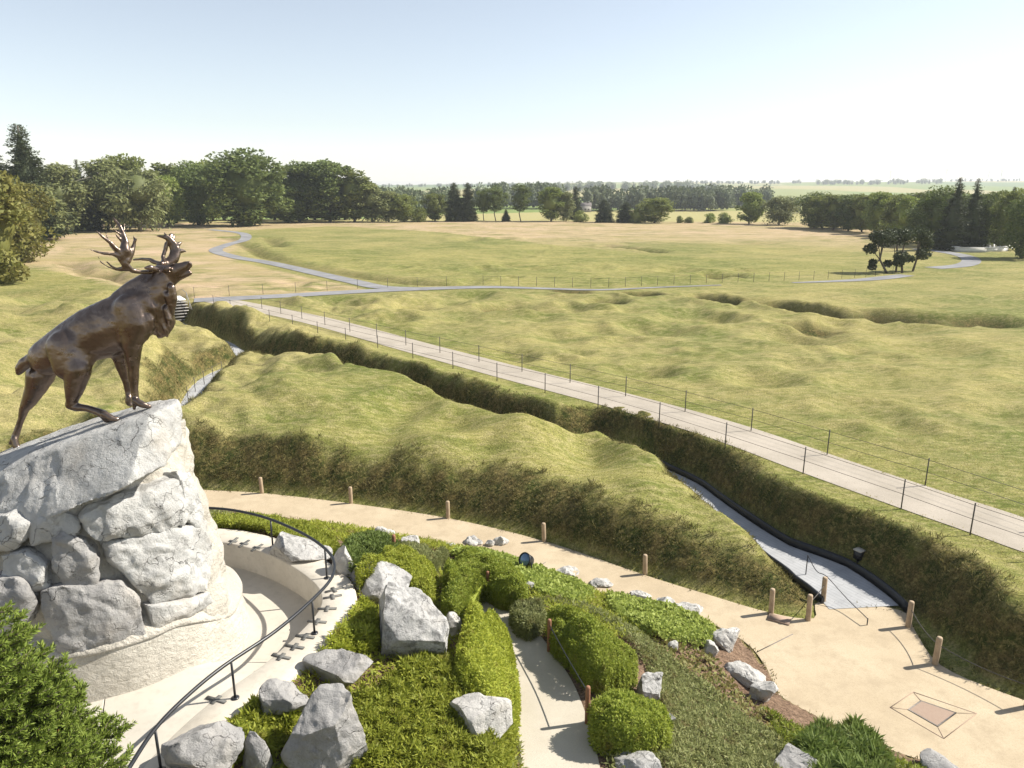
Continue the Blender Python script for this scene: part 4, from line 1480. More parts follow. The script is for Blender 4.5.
shrub('clipped_hedge', [(347, 573), (375, 556), (410, 553), (432, 564), (434, 578), (420, 582), (390, 574), (360, 572)], .7, 'leaf_juniper', 'bright rounded hedge behind the long low boulder', 'hedge', 8, group=G)
shrub('clipped_hedge', [(337, 550), (350, 538), (370, 533), (396, 542), (401, 553), (375, 554), (350, 562)], .6, 'leaf_deep', 'dark low hedge outside the handrail bend, nearest the sand path', 'hedge', 9, L=.1, group=G)
shrub('clipped_hedge', [(443, 572), (456, 557), (480, 552), (508, 562), (527, 578), (522, 588), (503, 588), (480, 580), (458, 576)], .9, 'leaf_hedge', 'tall dark-sided hedge behind the upper red post of the garden path', 'hedge', 10, group=G)
shrub('juniper', [(212, 522), (235, 516), (262, 518), (300, 527), (335, 540), (330, 552), (300, 548), (255, 545), (225, 540)], .3, 'leaf_juniper', 'low bright juniper patch behind the far parapet', 'juniper', 11, L=.11, rr=.2, rough=.1, group=G)
shrub('shrub', [(398, 546), (440, 548), (447, 560), (432, 566), (412, 556)], .45, 'leaf_carpet', 'grey-green loose shrub beside the rounded kerb stone', 'shrub', 12, L=.1, group=G)
shrub('shrub', [(512, 604), (538, 600), (545, 616), (530, 628), (512, 618)], .5, 'leaf_carpet', 'grey-green loose shrub at the top end of the long clipped hedge', 'shrub', 13, L=.1, group=G)
shrub('juniper', [(802, 744), (818, 728), (838, 733), (852, 727), (874, 742), (890, 770), (870, 795), (826, 795)], .28, 'leaf_deep', 'dark spiky juniper at the bottom edge beside the sand path', 'juniper', 14, L=.24, W=.035, rr=.3, rough=.18, group=G)
# ground cover nobody could count
shrub('ground_cover', [(447, 554), (500, 545), (530, 555), (560, 572), (594, 590), (580, 602), (545, 594), (520, 582), (480, 562)], .2, 'leaf_ivy', 'bright lime ground cover round the black floodlight', 'ground cover', 21, dens=1300, L=.09, W=.08, rr=.2, kind='stuff', up=1.0, rough=.1, core=False)
shrub('ground_cover', [(606, 592), (640, 598), (690, 611), (716, 628), (712, 642), (690, 642), (650, 632), (610, 606)], .26, 'leaf_ivy', 'lime green leafy ground cover along the sand path edging', 'ground cover', 22, dens=1300, L=.09, W=.08, rr=.2, kind='stuff', up=1.0, rough=.1, core=False)
shrub('ground_cover', [(524, 612), (545, 596), (580, 602), (616, 618), (652, 640), (703, 680), (748, 716), (790, 745), (810, 775), (810, 800), (640, 800), (672, 730), (655, 690), (640, 655), (600, 620), (560, 604)], .14, 'leaf_carpet', 'grey-green creeping carpet covering the lower mound slope', 'ground cover', 23, dens=2300, L=.10, W=.025, rr=.3, kind='stuff', rough=.07, core=False)
shrub('ground_cover', [(762, 705), (800, 728), (850, 734), (905, 762), (960, 775), (900, 800), (800, 800), (780, 745)], .13, 'leaf_hedge', 'green creeping cover along the lower sand path verge', 'ground cover', 24, dens=1800, L=.12, W=.03, rr=.3, kind='stuff', rough=.09, core=False)
shrub('ground_cover', [(640, 640), (672, 642), (712, 655), (740, 690), (775, 715), (800, 745), (790, 752), (740, 715), (690, 680), (650, 655)], .10, 'leaf_rust', 'withering rust and yellow plants on the bare soil', 'ground cover', 25, dens=260, L=.12, W=.07, rr=.2, kind='stuff', rough=.09, core=False)
shrub('ground_cover', [(160, 730), (210, 700), (290, 650), (340, 600), (335, 535), (210, 515), (345, 524), (440, 540), (545, 566), (620, 592), (720, 625), (600, 640), (520, 640), (520, 800), (150, 800)], .10, 'leaf_juniper', 'straggling growth between the boulders of the mound', 'ground cover', 26, dens=700, L=.13, W=.03, rr=.2, kind='stuff', rough=.09, core=False)
shrub('ground_cover', [(-16, 26.5), (-12, 9), (-12, 2), (-2, -1), (8, 1), (12.5, 8), (9.5, 13), (6.8, 14.5), (3, 12), (-2, 12.3), (-5, 9), (-12, 10), (-13, 18), (-9.5, 24)], .10, 'leaf_carpet', 'straggling low growth over the mound nearest the camera', 'ground cover', 27, dens=420, L=.13, W=.035, rr=.2, kind='stuff', rough=.09, core=False, world=True)

# young spruce in the lower left corner
SB = aty(-26, 594, 7.4)
gz = float(hz(SB[:1], SB[1:2])[0])
sp = thing('spruce_tree', (SB[0], SB[1], gz), 'young bright green spruce with reddish cones filling the lower left corner', 'tree')
mb = MB()
mb.tube([(SB[0], SB[1], gz - .1), (SB[0], SB[1], (gz + SB[2]) / 2), (SB[0], SB[1], SB[2] - .1)], [.10, .06, .015], 10)
mb.build('trunk', MAT['bark'], sp, True)
g = np.random.default_rng(12)
tw, nd = MB(), MB()
NP, ND = [], []
cones = []
Ht = SB[2] - gz


def twig(a, d, L, depth):
    d = d / np.linalg.norm(d)
    b = a + d * L
    tw.tube([a, (a + b) / 2 + np.array([0, 0, -.01]), b], [.012, .008, .003], 5)
    n = int(L * 330)
    t_ = g.uniform(0.05, 1.0, n)
    base = a + (b - a) * t_[:, None]
    rad = g.normal(size=(n, 3))
    rad -= (rad @ d)[:, None] * d
    rad /= np.linalg.norm(rad, axis=1)[:, None]
    NP.append(base)
    ND.append(rad * .8 + d * .75 + np.array([0, 0, .15]))
    if depth > 0:
        for k in range(int(L / .13)):
            u_ = g.uniform(.25, .95)
            side = np.cross(d, [0, 0, 1.0])
            side = side / (np.linalg.norm(side) + 1e-6) * (1 if k % 2 else -1)
            twig(a + (b - a) * u_, d * .75 + side * .7 + np.array([0, 0, g.uniform(-.05, .3)]), L * (1 - u_) * .55 + .10, depth - 1)


zlev = 0.12
while zlev < Ht - .5:
    rad_ = 0.45 * min(zlev, 2.8) ** 0.85 + 0.10
    nb = 5 + int(min(zlev, 2.75) * 3.2) - (5 if zlev > 2.75 else 0)
    o_ = g.uniform(0, 6)
    for k in range(nb):
        th = o_ + 2 * math.pi * k / nb + g.uniform(-.25, .25)
        L = rad_ * g.uniform(.75, 1.15)
        a = np.array([SB[0], SB[1], SB[2] - zlev])
        twig(a, np.array([math.cos(th), math.sin(th), g.uniform(.05, .4)]), L, 2 if L > .45 else 1)
        if g.uniform() < .18 and zlev > .35:
            cones.append(a + np.array([math.cos(th), math.sin(th), .12]) * L * .8)
    zlev += 0.19 if zlev < 2.75 else .36
twig(np.array([SB[0], SB[1], SB[2] - .2]), np.array([0, 0, 1.]), .32, 0)
NP = np.vstack(NP)
ND = np.vstack(ND)
nd.leaves(NP, ND, .062 * g.uniform(.8, 1.3, len(NP)), .015, 5)
tw.build('branches', MAT['bark'], sp)
nd.build('needles', MAT['leaf_spruce'], sp)
for c in cones[:16]:
    mb = MB()
    mb.lathe([(.004, 0), (.02, .015), (.024, .05), (.014, .085), (.003, .1)], c + np.array([0, 0, -.02]), 8)
    mb.build('cone', MAT['cone_brown'], sp, True)


# ================================================================== GRASS
def grass(name, xr, yr, n, wfun, L, W, mat, seed, label, lean=0.5):
    g = np.random.default_rng(seed)
    x = g.uniform(*xr, n)
    y = g.uniform(*yr, n)
    i = np.clip(np.searchsorted(AX, x) - 1, 0, len(AX) - 2)
    j = np.clip(np.searchsorted(AY, y) - 1, 0, len(AY) - 2)
    w = wfun(x, y, Zscrub[j, i], Zsoil[j, i])
    m = g.uniform(0, 1, n) < w
    x, y, i, j = x[m], y[m], i[m], j[m]
    gx = (GH[j, i + 1] - GH[j, i]) / (AX[i + 1] - AX[i])
    gy = (GH[j + 1, i] - GH[j, i]) / (AY[j + 1] - AY[j])
    N = np.column_stack([-gx, -gy, np.ones(len(x))])
    N /= np.linalg.norm(N, axis=1)[:, None]
    cl = fbm2(x, y, 1.4, 2, seed)
    d = N * .5 + np.array([0, 0, .5]) + g.normal(size=(len(x), 3)) * lean + np.column_stack([cl * .5, cl * .3, cl * 0])
    mb = MB()
    p = np.column_stack([x, y, hz(x, y) - .015])
    ll = L * g.uniform(.5, 1.5, len(x)) * (1 + .5 * cl).clip(.4, 1.8)
    mb.leaves(p, d, ll, W * g.uniform(.7, 1.4, len(x)), seed)
    return single(name, mb, MAT[mat], (0, 30, 0), label, 'grass', kind='stuff')


clear = lambda x, y: (~inside(x, y, SAND)) & (dist_poly(x, y, TRENCH) > 0.75) & (dist_poly(x, y, GRAV) > 1.15)
grass('bank_grass', (-24, 21), (13, 64), 520000, lambda x, y, s, so: np.where(so > 0, 0, s * (0.25 + 0.75 * (1 - sstep(28, 64, y))) * clear(x, y)), .11, .024, 'leaf_bank', 71, 'rank unmown growth on the steep trench banks', .75)
grass('lawn_grass', (-16, 21), (15, 46), 300000, lambda x, y, s, so: np.where(so > 0, 0, (1 - s) * .42 * sstep(46, 26, y) * clear(x, y)), .06, .02, 'leaf_lawn', 72, 'short dry grass on the tops of the banks', .6)


def clumps(name, n, xr, yr, wfun, mat, seed, label, h=(.16, .38), per=16):
    g = np.random.default_rng(seed)
    x = g.uniform(*xr, n)
    y = g.uniform(*yr, n)
    i = np.clip(np.searchsorted(AX, x) - 1, 0, len(AX) - 2)
    j = np.clip(np.searchsorted(AY, y) - 1, 0, len(AY) - 2)
    m = g.uniform(0, 1, n) < wfun(x, y, Zscrub[j, i], Zsoil[j, i])
    x, y = np.repeat(x[m], per), np.repeat(y[m], per)
    hh = np.repeat(g.uniform(*h, m.sum()), per) * g.uniform(.5, 1.1, len(x))
    tx, ty = np.repeat(g.normal(size=m.sum()) * .35, per), np.repeat(g.normal(size=m.sum()) * .35, per)
    k = len(x)
    x = x + g.normal(0, .07, k)
    y = y + g.normal(0, .07, k)
    d = np.column_stack([g.normal(0, .5, k) + tx, g.normal(0, .5, k) + ty, np.full(k, .8)])
    mb = MB()
    mb.leaves(np.column_stack([x, y, hz(x, y) - .03]), d, hh, .022, seed)
    return single(name, mb, MAT[mat], (0, 30, 0), label, 'grass', kind='stuff')


clumps('bank_grass', 26000, (-24, 21), (13, 60), lambda x, y, s, so: np.where(so > 0, 0, (s * .5 + .5 * (s > .05) * (s < .6)) * clear(x, y)) * .55, 'leaf_bank', 81, 'taller tussocks along the trench banks')
_fr = lambda x, y: np.exp(-(dist_poly(x, y, SAND, True) / .11) ** 2)
grass('verge_grass', (-20, 21), (9, 33), 420000, lambda x, y, s, so: _fr(x, y) * (0.35 + .65 * (fbm2(x, y, 1.2, 2, 5) > -.1)), .10, .022, 'leaf_bank', 83, 'ragged grass creeping over the edges of the sand path', .8)

# ================================================================== PATH FURNITURE
def bollard(p, mat, h, r, label, group, lean=(0, 0)):
    mb = MB()
    prof = [(r, -.1), (r * 1.02, .05), (r * .98, h - .05), (r * .86, h - .012), (r * .5, h)]
    mb.lathe(prof, (0, 0, 0), 12)
    v = np.concatenate(mb.v)
    v[:, 0] += v[:, 2] * lean[0]
    v[:, 1] += v[:, 2] * lean[1]
    mb.v = [v + p]
    return single('bollard', mb, MAT[mat], p, label, 'bollard', group, smooth=True)


BOL = [(262, 493, 'farthest wooden bollard on the sand path, nearest the pedestal'), (351, 503, 'second wooden bollard from the pedestal at the foot of the grass bank'), (448, 518, 'third wooden bollard from the pedestal, at the middle of the grass bank'),
       (544, 541, 'wooden bollard across the sand path from the black floodlight'), (645, 574, 'wooden bollard across the path from the second ivy patch'), (771, 613, 'wooden bollard beside the red-brown plate at the end of the bank'),
       (808, 620, 'wooden bollard right of the red-brown plate at the bank tip'), (823, 601, 'wooden bollard at the left side of the trench mouth'), (908, 627, 'wooden bollard at the right end of the black trench lining'),
       (935, 664, 'wooden bollard nearest the square drain plate'), (1027, 707, 'wooden bollard at the right edge of the photo')]
bp = []
for x, y, lb in BOL:
    p = at(x, y, 0.0)
    bp.append(p)
    bollard(p, 'wood', .72 if y < 600 else .84, .078, lb, 'wooden bollards along the sand path', (random.uniform(-.04, .04), random.uniform(-.03, .03)))
RED = [(488, 600, 'red-brown post at the upper bend of the garden path'), (549, 652, 'red-brown post beside the near end of the long clipped hedge top'), (587, 724, 'red-brown post at the foot of the long clipped hedge'), (395, 566, 'short red-brown post top showing above the bright rounded hedge')]
rp = []
for x, y, lb in RED:
    p = hit(x, y)
    rp.append(p)
    bollard(p, 'red_wood', .9, .05, lb, 'red-brown posts along the garden path')


def rope(a, b, sag, r, mat, label, cat='rope', name='rope'):
    mb = MB()
    t_ = np.linspace(0, 1, 14)
    P = a + (b - a) * t_[:, None]
    P[:, 2] -= sag * 4 * t_ * (1 - t_)
    mb.tube(P, r, 6)
    return single(name, mb, MAT[mat], (a + b) / 2, label, cat)


up_ = np.array([0, 0, .6])
rope(bp[8] + up_, bp[9] + up_, .1, .012, 'post_metal', 'thin wire from the trench lining bollard to the next bollard')
rope(bp[9] + up_, bp[10] + up_, .1, .012, 'post_metal', 'thin wire running to the bollard at the right edge')
rope(bp[6] + up_, bp[7] + up_, .05, .012, 'post_metal', 'thin wire joining the two bollards at the bank tip')
rope(rp[1] + up_ * 1.25, rp[2] + up_ * 1.25, .03, .013, 'black_metal', 'thin dark wire between the red-brown posts beside the long hedge')
# light rope barrier in the trench mouth
rb = thing('rope_barrier', at(825, 595, 0), 'slim black posts and drooping cord across the mouth of the trench', 'barrier')
pp = [at(806, 572, 0.1), at(825, 594, .1), at(867, 625, 0.0)]
for k, p in enumerate(pp):
    mb = MB()
    mb.tube([p + [0, 0, -.1], p + [0, 0, (.62, .62, .22)[k]]], .018, 6)
    mb.build('post', MAT['black_metal'], rb)
mb = MB()
q = catmull([pp[0] + [0, 0, .6], (pp[0] + pp[1]) / 2 + [0, 0, .42], pp[1] + [0, 0, .6], pp[1] * .55 + pp[2] * .45 + [.1, 0.05, .28], pp[2] + [0, 0, .2]], 8)
mb.tube(q, .014, 6)
mb.build('cord', MAT['black_metal'], rb)

# square drain plate with its cracked surround
quad = [at(x, y, 0.004) for x, y in [(907.5, 709.5), (920.6, 700.5), (957, 713), (938, 727)]]
dp = thing('drain_plate', np.mean(quad, 0), 'square reddish brown drain plate let into the sand path', 'drain cover')
c0 = np.mean(quad, 0)
mb = MB()
ins_ = [c0 + (q - c0) * .9 for q in quad]
mb.add([q + [0, 0, .008] for q in ins_], [[3, 2, 1, 0]])
mb.build('plate', MAT['iron_plate'], dp)
mb = MB()
mb.add([q + [0, 0, .010] for q in quad] + [q + [0, 0, .010] for q in ins_] + [q + [0, 0, -.02] for q in quad], [[i, (i + 1) % 4, 4 + (i + 1) % 4, 4 + i] for i in range(4)] + [[i, (i + 1) % 4, 8 + (i + 1) % 4, 8 + i] for i in range(4)])
mb.build('frame', MAT['old_wood'], dp)
big = [c0 + (q - c0) * 1.75 for q in quad]
mb = MB()
for a, b in zip(big, big[1:] + big[:1]):
    d = (b - a)
    mb.box((a + b) / 2, (np.linalg.norm(d), .018, .008), math.atan2(d[1], d[0]))
for a, b in zip(quad, big):
    d = (b - a)
    mb.box((a + b) / 2, (np.linalg.norm(d) * .96, .014, .007), math.atan2(d[1], d[0]))
mb.build('joint', MAT['iron_plate'], dp)
for k, ((x0, y0), (x1, y1)) in enumerate([((757, 652), (793, 634)), ((528, 573), (546, 562))]):
    a, b = at(x0, y0, .002), at(x1, y1, .002)
    d = b - a
    mb = MB()
    mb.box((a + b) / 2, (np.linalg.norm(d), .03, .008), math.atan2(d[1], d[0]))
    struct('path_joint', mb, MAT['old_wood'])
for k, (x, y, lb) in enumerate([(779, 620, 'red-brown plate on the ground between two bollards at the bank tip')]):
    mb = MB()
    p = at(x, y, 0)
    mb.box(p + [0, 0, .02], (.62, .34, .06), -.5)
    mb.box(p + [0, 0, .058], (.5, .24, .016), -.5)
    single('ground_plate', mb, MAT['iron_plate'], p, lb, 'plate')

# black floodlight among the ivy
p = hit(526, 574)
fl_ = thing('floodlight', p, 'round black floodlight with a bluish glass standing in the lime ground cover', 'floodlight')
aim = Vector((-0.62, -0.60, 0.5)).normalized()
rotm = np.array(aim.to_track_quat('Z', 'Y').to_matrix())
hc = p + [0, 0, .5]
mb = MB()
mb.lathe([(.10, -.24), (.17, -.2), (.2, -.05), (.23, .06), (.235, .1), (.215, .1), (.21, .07)], hc, 24, rotm)
mb.build('housing', MAT['black_metal'], fl_, True)
mb = MB()
mb.lathe([(.2, .072), (.19, .09), (.12, .105), (.02, .11)], hc, 24, rotm)
mb.build('lens', MAT['lamp_glass'], fl_, True)
mb = MB()
side = np.cross(np.array(aim), [0, 0, 1.0])
side /= np.linalg.norm(side)
mb.tube([hc + side * .25, hc + side * .25 - [0, 0, .42], p + [0, 0, .03]], .022, 6)
mb.tube([hc - side * .25, hc - side * .25 - [0, 0, .42], p + [0, 0, .03]], .022, 6)
mb.box(p + [0, 0, .02], (.3, .3, .05), .4)
mb.build('bracket', MAT['black_metal'], fl_)

# black box light on the trench bank
p = hit(858, 561)
bx = thing('box_light', p, 'small black box with a pale lid standing on the bank above the trench lining', 'box')
mb = MB()
mb.box(p + [0, 0, .24], (.24, .24, .30), .5)
mb.tube([p + [0, 0, -.1], p + [0, 0, .14]], .05, 8)
mb.build('housing', MAT['black_metal'], bx)
mb = MB()
mb.box(p + [0, 0, .41], (.28, .28, .04), .5)
mb.build('lid', MAT['floor_slab'], bx)


# ================================================================== FENCES
def fence(label, pts, h, r, wires=True, name='wire_fence', rp_=.022, wr=.009):
    P = [np.array(p) for p in pts]
    t_ = thing(name, P[0], label, 'fence')
    for p in P:
        mb = MB()
        mb.tube([p + [0, 0, -.15], p + [0, 0, h]], r, 6)
        mb.build('post', MAT['post_metal'], t_)
    if wires:
        for zf in (.93, .5):
            mb = MB()
            mb.tube([p + [0, 0, h * zf] for p in P], wr, 4)
            mb.build('wire', MAT['post_metal'], t_)
    return t_


near = [(1040, 560), (970, 535), (901, 509), (803, 474), (725, 447), (659, 425), (598, 407), (545, 393), (497, 381.5), (453, 369.5), (413, 359.5), (378, 351), (346, 343), (318, 336), (293, 328.5), (270, 323), (248, 317), (231, 312), (214, 307)]
fence('wire fence on dark posts along the bank side of the gravel path', [at(x, y, FZ) for x, y in near], 1.12, .024)
farp = [(1050, 530), (925, 486), (827, 455), (751, 431), (685, 412), (625.6, 396.5), (570, 383), (522, 372), (479, 362), (440, 353), (406, 345.5), (377, 338.5), (350, 332), (325, 325), (302, 319), (281, 314), (262, 309)]
fence('wire fence on dark posts along the meadow side of the gravel path', [at(x, y, FZ) for x, y in farp], 1.12, .024)
q = resample(offs(ROADF, 1.9), 28)
fence('distant wire fence beyond the asphalt path that crosses the meadow', [(a, b, FZ) for a, b in q], 1.1, .022, wr=.006)
q = resample(offs(ROADS[0][:17], 2.2), 9)
fence('distant wire fence beyond the asphalt path behind the caribou', [(a, b, FZ) for a, b in q], 1.1, .022, wr=.006)
q = [at(x, y, .25) for x, y in [(180, 410), (188, 398), (195, 388), (204, 381), (213, 376), (222, 371)]]
fence('short run of posts and wire along the left side trench', [(a, b, float(hz(np.array([a]), np.array([b]))[0])) for a, b, c in q], 1.0, .022)

# wooden steps at the end of the trench
p = np.array([-31.6, 70.0, 0.1])
st = thing('wooden_steps', p, 'short flight of grey wooden steps with a white handrail behind the caribou neck', 'steps')
dirv = np.array([-0.55, 0.835, 0])
sdv = np.array([0.835, 0.55, 0])
a_ = math.atan2(sdv[1], sdv[0])
for k in range(7):
    mb = MB()
    c = p + dirv * (k * .34) + [0, 0, .12 + k * .235]
    mb.box(c, (1.9, .30, .07), a_)
    mb.build('tread', MAT['grey_wood'], st)
    mb = MB()
    mb.box(c - dirv * -.13 - [0, 0, .14], (1.88, .03, .19), a_)
    mb.build('riser', MAT['old_wood'], st)
for s_ in (-1, 1):
    mb = MB()
    A = p + sdv * s_ * 1.02
    for k in (0, 3, 6):
        mb.tube([A + dirv * .34 * k + [0, 0, -.1], A + dirv * .34 * k + [0, 0, 1.0 + .235 * k]], .03, 6)
    mb.tube([A + [0, 0, 1.0], A + dirv * 2.04 + [0, 0, 2.41], A + dirv * 4.2 + [0, 0, 2.5]], .03, 6)
    mb.build('handrail', MAT['grey_wood'], st)
mb = MB()
mb.box(p + dirv * 3.9 + [0, 0, 1.68], (1.9, 3.0, .12), a_)
mb.build('landing', MAT['pale_stone'], st)

# ================================================================== TREES
def cloud(g, n, c, r, squash=1.0):
    v = g.normal(size=(n, 3))
    v /= np.linalg.norm(v, axis=1)[:, None]
    return np.array(c) + v * (np.array([r, r, r * squash]) * (g.uniform(.55, 1.0, n) ** .6)[:, None]), v


def crown_broad(seed, H=16., W=11., base=.16, n=46, per=120, leaf=.62, top_round=1.0, droop=0.0, narrow=0.0):
    g = np.random.default_rng(seed)
    P, D, NN = [], [], []
    zc_, hzr = H * (base + 1) / 2, H * (1 - base) / 2
    for k in range(n):
        th = g.uniform(0, 2 * math.pi)
        cz = g.uniform(-1.04, .92)
        rad = math.sqrt(max(0, 1 - abs(cz) ** (2.2 * top_round))) * (1 - narrow * max(0, cz))
        rr_ = rad * g.uniform(.45, .86) if k > n * .25 else rad * g.uniform(0, .4)
        c = (math.cos(th) * rr_ * W / 2, math.sin(th) * rr_ * W / 2, zc_ + cz * hzr * .86)
        r = g.uniform(.55, 1.15) * W * .155
        p, v = cloud(g, per, c, r, .8)
        P.append(p)
        D.append(v * .8 + g.normal(size=v.shape) * .5 + np.array([0, 0, .25 - droop * 1.6]))
        NN.append(v + np.array([0, 0, .25]))
        if droop > 0 and g.uniform() < .8:
            m = int(per * droop)
            L = g.uniform(.1, .3) * H
            s_ = np.array([c[0], c[1], c[2]]) + g.normal(size=(m, 3)) * np.array([.7, .7, .3]) * r - np.column_stack([np.zeros(m), np.zeros(m), g.uniform(0, 1, m) * L])
            s_[:, 2] = np.maximum(s_[:, 2], .06 * H)
            P.append(s_)
            D.append(np.tile([0, 0, -1.], (m, 1)) + g.normal(size=(m, 3)) * .35)
            NN.append(np.tile([c[0] + .01, c[1], .8], (m, 1)))
    P, D = np.vstack(P), np.vstack(D)
    mb = MB()
    mb.leaves(P, D, leaf * g.uniform(.6, 1.4, len(P)) * (1 + droop * .8), leaf * .6 * g.uniform(.7, 1.3, len(P)), seed, np.vstack(NN), .5)
    iv, if_ = ico(3)
    q = iv * np.array([W / 2 * .46, W / 2 * .46, hzr * .56])
    q = q * (1 + .25 * fbm(iv * 2 + seed, 2, seed))[:, None]
    q[:, :2] *= (1 - narrow * np.clip(iv[:, 2:3], 0, 1))
    mb.add(q + np.array([0, 0, zc_]), if_)
    return mb


def crown_conifer(seed, H=20., W=7., base=.04, dens=1.0, ragged=.3, leaf=.6, expo=.85):
    g = np.random.default_rng(seed)
    P, D, S = [], [], []
    z = base * H
    while z < H * .985:
        u_ = (z / H - base) / (1 - base)
        rad = W / 2 * (1 - u_) ** expo * (1 - .12 * math.sin(z * 2.1)) + .06
        nb = max(3, int(9 * dens * (1 - u_ * .6)))
        for k in range(nb):
            th = g.uniform(0, 2 * math.pi)
            L = rad * g.uniform(1 - ragged, 1.08)
            m = int(10 + 16 * L)
            t_ = g.uniform(.1, 1, m)
            b = np.column_stack([math.cos(th) * L * t_, math.sin(th) * L * t_, z - L * .28 * t_ + .12 * L * t_ ** 3]) + g.normal(size=(m, 3)) * np.array([.16, .16, .10]) * (1 + L * .12)
            P.append(b)
            D.append(np.tile([math.cos(th) * .8, math.sin(th) * .8, -.25 + 1.2 * u_ ** 4], (m, 1)) + g.normal(size=(m, 3)) * .55 * (1.1 - u_))
            S.append(np.full(m, .3 + .7 * (1 - u_) ** .7))
        z += H * .022 * (1.2 - u_ * .5)
    P, D, S = np.vstack(P), np.vstack(D), np.concatenate(S)
    mb = MB()
    mb.leaves(P, D, S * leaf * g.uniform(.6, 1.3, len(P)), S * leaf * .42 * g.uniform(.7, 1.3, len(P)), seed)
    mb.lathe([(W * .30, base * H + .02 * H), (W * .2, H * .4), (W * .08, H * .75), (.05, H * .93)], (0, 0, 0), 10)
    return mb


def trunk_mb(seed, H, r, reach, bend=.02, limbs=True):
    g = np.random.default_rng(seed)
    mb = MB()
    P = np.array([[g.normal() * bend * H * k, g.normal() * bend * H * k, H * reach * k / 4] for k in range(5)])
    P[0] = (0, 0, -.4)
    mb.tube(P, [r, r * .85, r * .7, r * .5, r * .25], 8)
    for k in range(4 if limbs else 0):
        a = P[2 + k % 2]
        th = g.uniform(0, 6.28)
        L = H * .2
        mb.tube([a, a + np.array([math.cos(th) * L * .5, math.sin(th) * L * .5, L * .45]), a + np.array([math.cos(th) * L, math.sin(th) * L, L * .7])], [r * .4, r * .25, r * .08], 5)
    return mb


PROTO = {}


def proto(key, crown, leafm, H, W, r=.3, reach=.7, bark='bark'):
    cmb = crown
    v = cmb
    PROTO[key] = dict(crown=cmb, leaf=leafm, H=H, W=W, trunk=trunk_mb(len(PROTO) + 3, H, r, reach, .0 if leafm == 'leaf_conifer' else .012, leafm != 'leaf_conifer'), bark=bark, root=None)


proto('round', crown_broad(1, 16, 12, .02, n=62, per=125), 'leaf_dark', 16, 12, .3)
proto('round2', crown_broad(2, 16, 11, .04, n=60, per=120), 'leaf_oak', 16, 11, .28)
proto('tall', crown_broad(3, 18, 8.5, .02, n=64, top_round=1.6), 'leaf_dark', 18, 8.5, .26)
proto('tall2', crown_broad(4, 18, 8, .05, n=58, top_round=1.4), 'leaf_oak', 18, 8, .24)
proto('willow', crown_broad(5, 15, 11, .22, n=46, per=110, droop=.85, leaf=.5), 'leaf_willow', 15, 11, .3, bark='bark_pale')
proto('birch', crown_broad(6, 16, 6.5, .12, n=46, per=95, droop=.65, leaf=.45, narrow=.35), 'leaf_willow', 16, 6.5, .18, .85, 'bark_pale')
proto('olive', crown_broad(7, 13, 11, -.06, n=66, per=135, leaf=.5), 'leaf_olive', 13, 11, .3)
proto('bright', crown_broad(8, 14, 9, .04, n=54), 'leaf_bright', 14, 9, .26)
proto('spruce', crown_conifer(9, 20, 7.5, .02, dens=1.2), 'leaf_conifer', 20, 7.5, .3, .97)
proto('ragged', crown_conifer(10, 22, 10, .06, dens=1.5, ragged=.6, leaf=.75, expo=.6), 'leaf_conifer', 22, 10, .35, .97)
proto('cedar', crown_conifer(11, 15, 7, .02, dens=2.0, ragged=.35, leaf=.55, expo=.45), 'leaf_conifer', 15, 7, .25, .95)
proto('pine', crown_broad(12, 15, 8, .26, n=36, per=90, leaf=.5), 'leaf_dark', 15, 8, .16, .85)
proto('bush', crown_broad(13, 5, 6, -.25, n=40, per=100, leaf=.36), 'leaf_oak', 5, 6, .12, .5)
proto('bushb', crown_broad(14, 5, 6, -.25, n=40, per=100, leaf=.36), 'leaf_bright', 5, 6, .12, .5)
proto('cone', crown_conifer(15, 6, 4, .0, dens=1.5, ragged=.1, leaf=.35), 'leaf_conifer', 6, 4, .12, .9)


def tree(kind, px, base, top, wpx, label, Y=None, group=None, name=None):
    K = PROTO[kind]
    p = at(px, base, FZ) if Y is None else None
    if Y is not None:
        p = aty(px, base, Y)
    z = float(hz(p[:1], p[1:2])[0])
    k = pxm(np.array([p[0], p[1], 8.]))
    zt = aty(px, top, p[1])[2]
    H = max(1.0, (zt - z) * (1.0 if kind in ('ragged', 'spruce', 'cedar') else 1.06))
    if px < 215 and kind not in ('ragged', 'spruce'):
        H *= 1.06
    W = wpx / k * (1.22 if group and 'wood' in group else 1.08)
    loc = (p[0], p[1], z)
    sc = (W / K['W'], W / K['W'], H / K['H'])
    rz = random.uniform(0, 6.28)
    nm = name or {'bush': 'bush', 'bushb': 'bush', 'cone': 'clipped_conifer', 'spruce': 'spruce_tree', 'ragged': 'conifer_tree', 'cedar': 'conifer_tree', 'pine': 'pine_tree', 'willow': 'willow_tree', 'birch': 'birch_tree'}.get(kind, 'broadleaf_tree')
    cat = 'bush' if nm == 'bush' else 'tree'
    if K['root'] is None:
        r = thing(nm, (0, 0, 0), label, cat, group)
        K['crown'].build('crown', MAT[K['leaf']], r)
        K['trunk'].build('trunk', MAT[K['bark']], r, True)
        K['root'] = r
        r.location = loc
        r.scale = sc
        r.rotation_euler = (0, 0, rz)
        return r
    r = dup(K['root'], loc, label, rz, sc, group)
    r.name = nm
    r['category'] = cat
    if not group and 'group' in r.keys():
        del r['group']
    return r


GL = 'trees of the wood on the left'
GM = 'trees standing along the crest of the meadow'
GR = 'trees of the wood on the right'
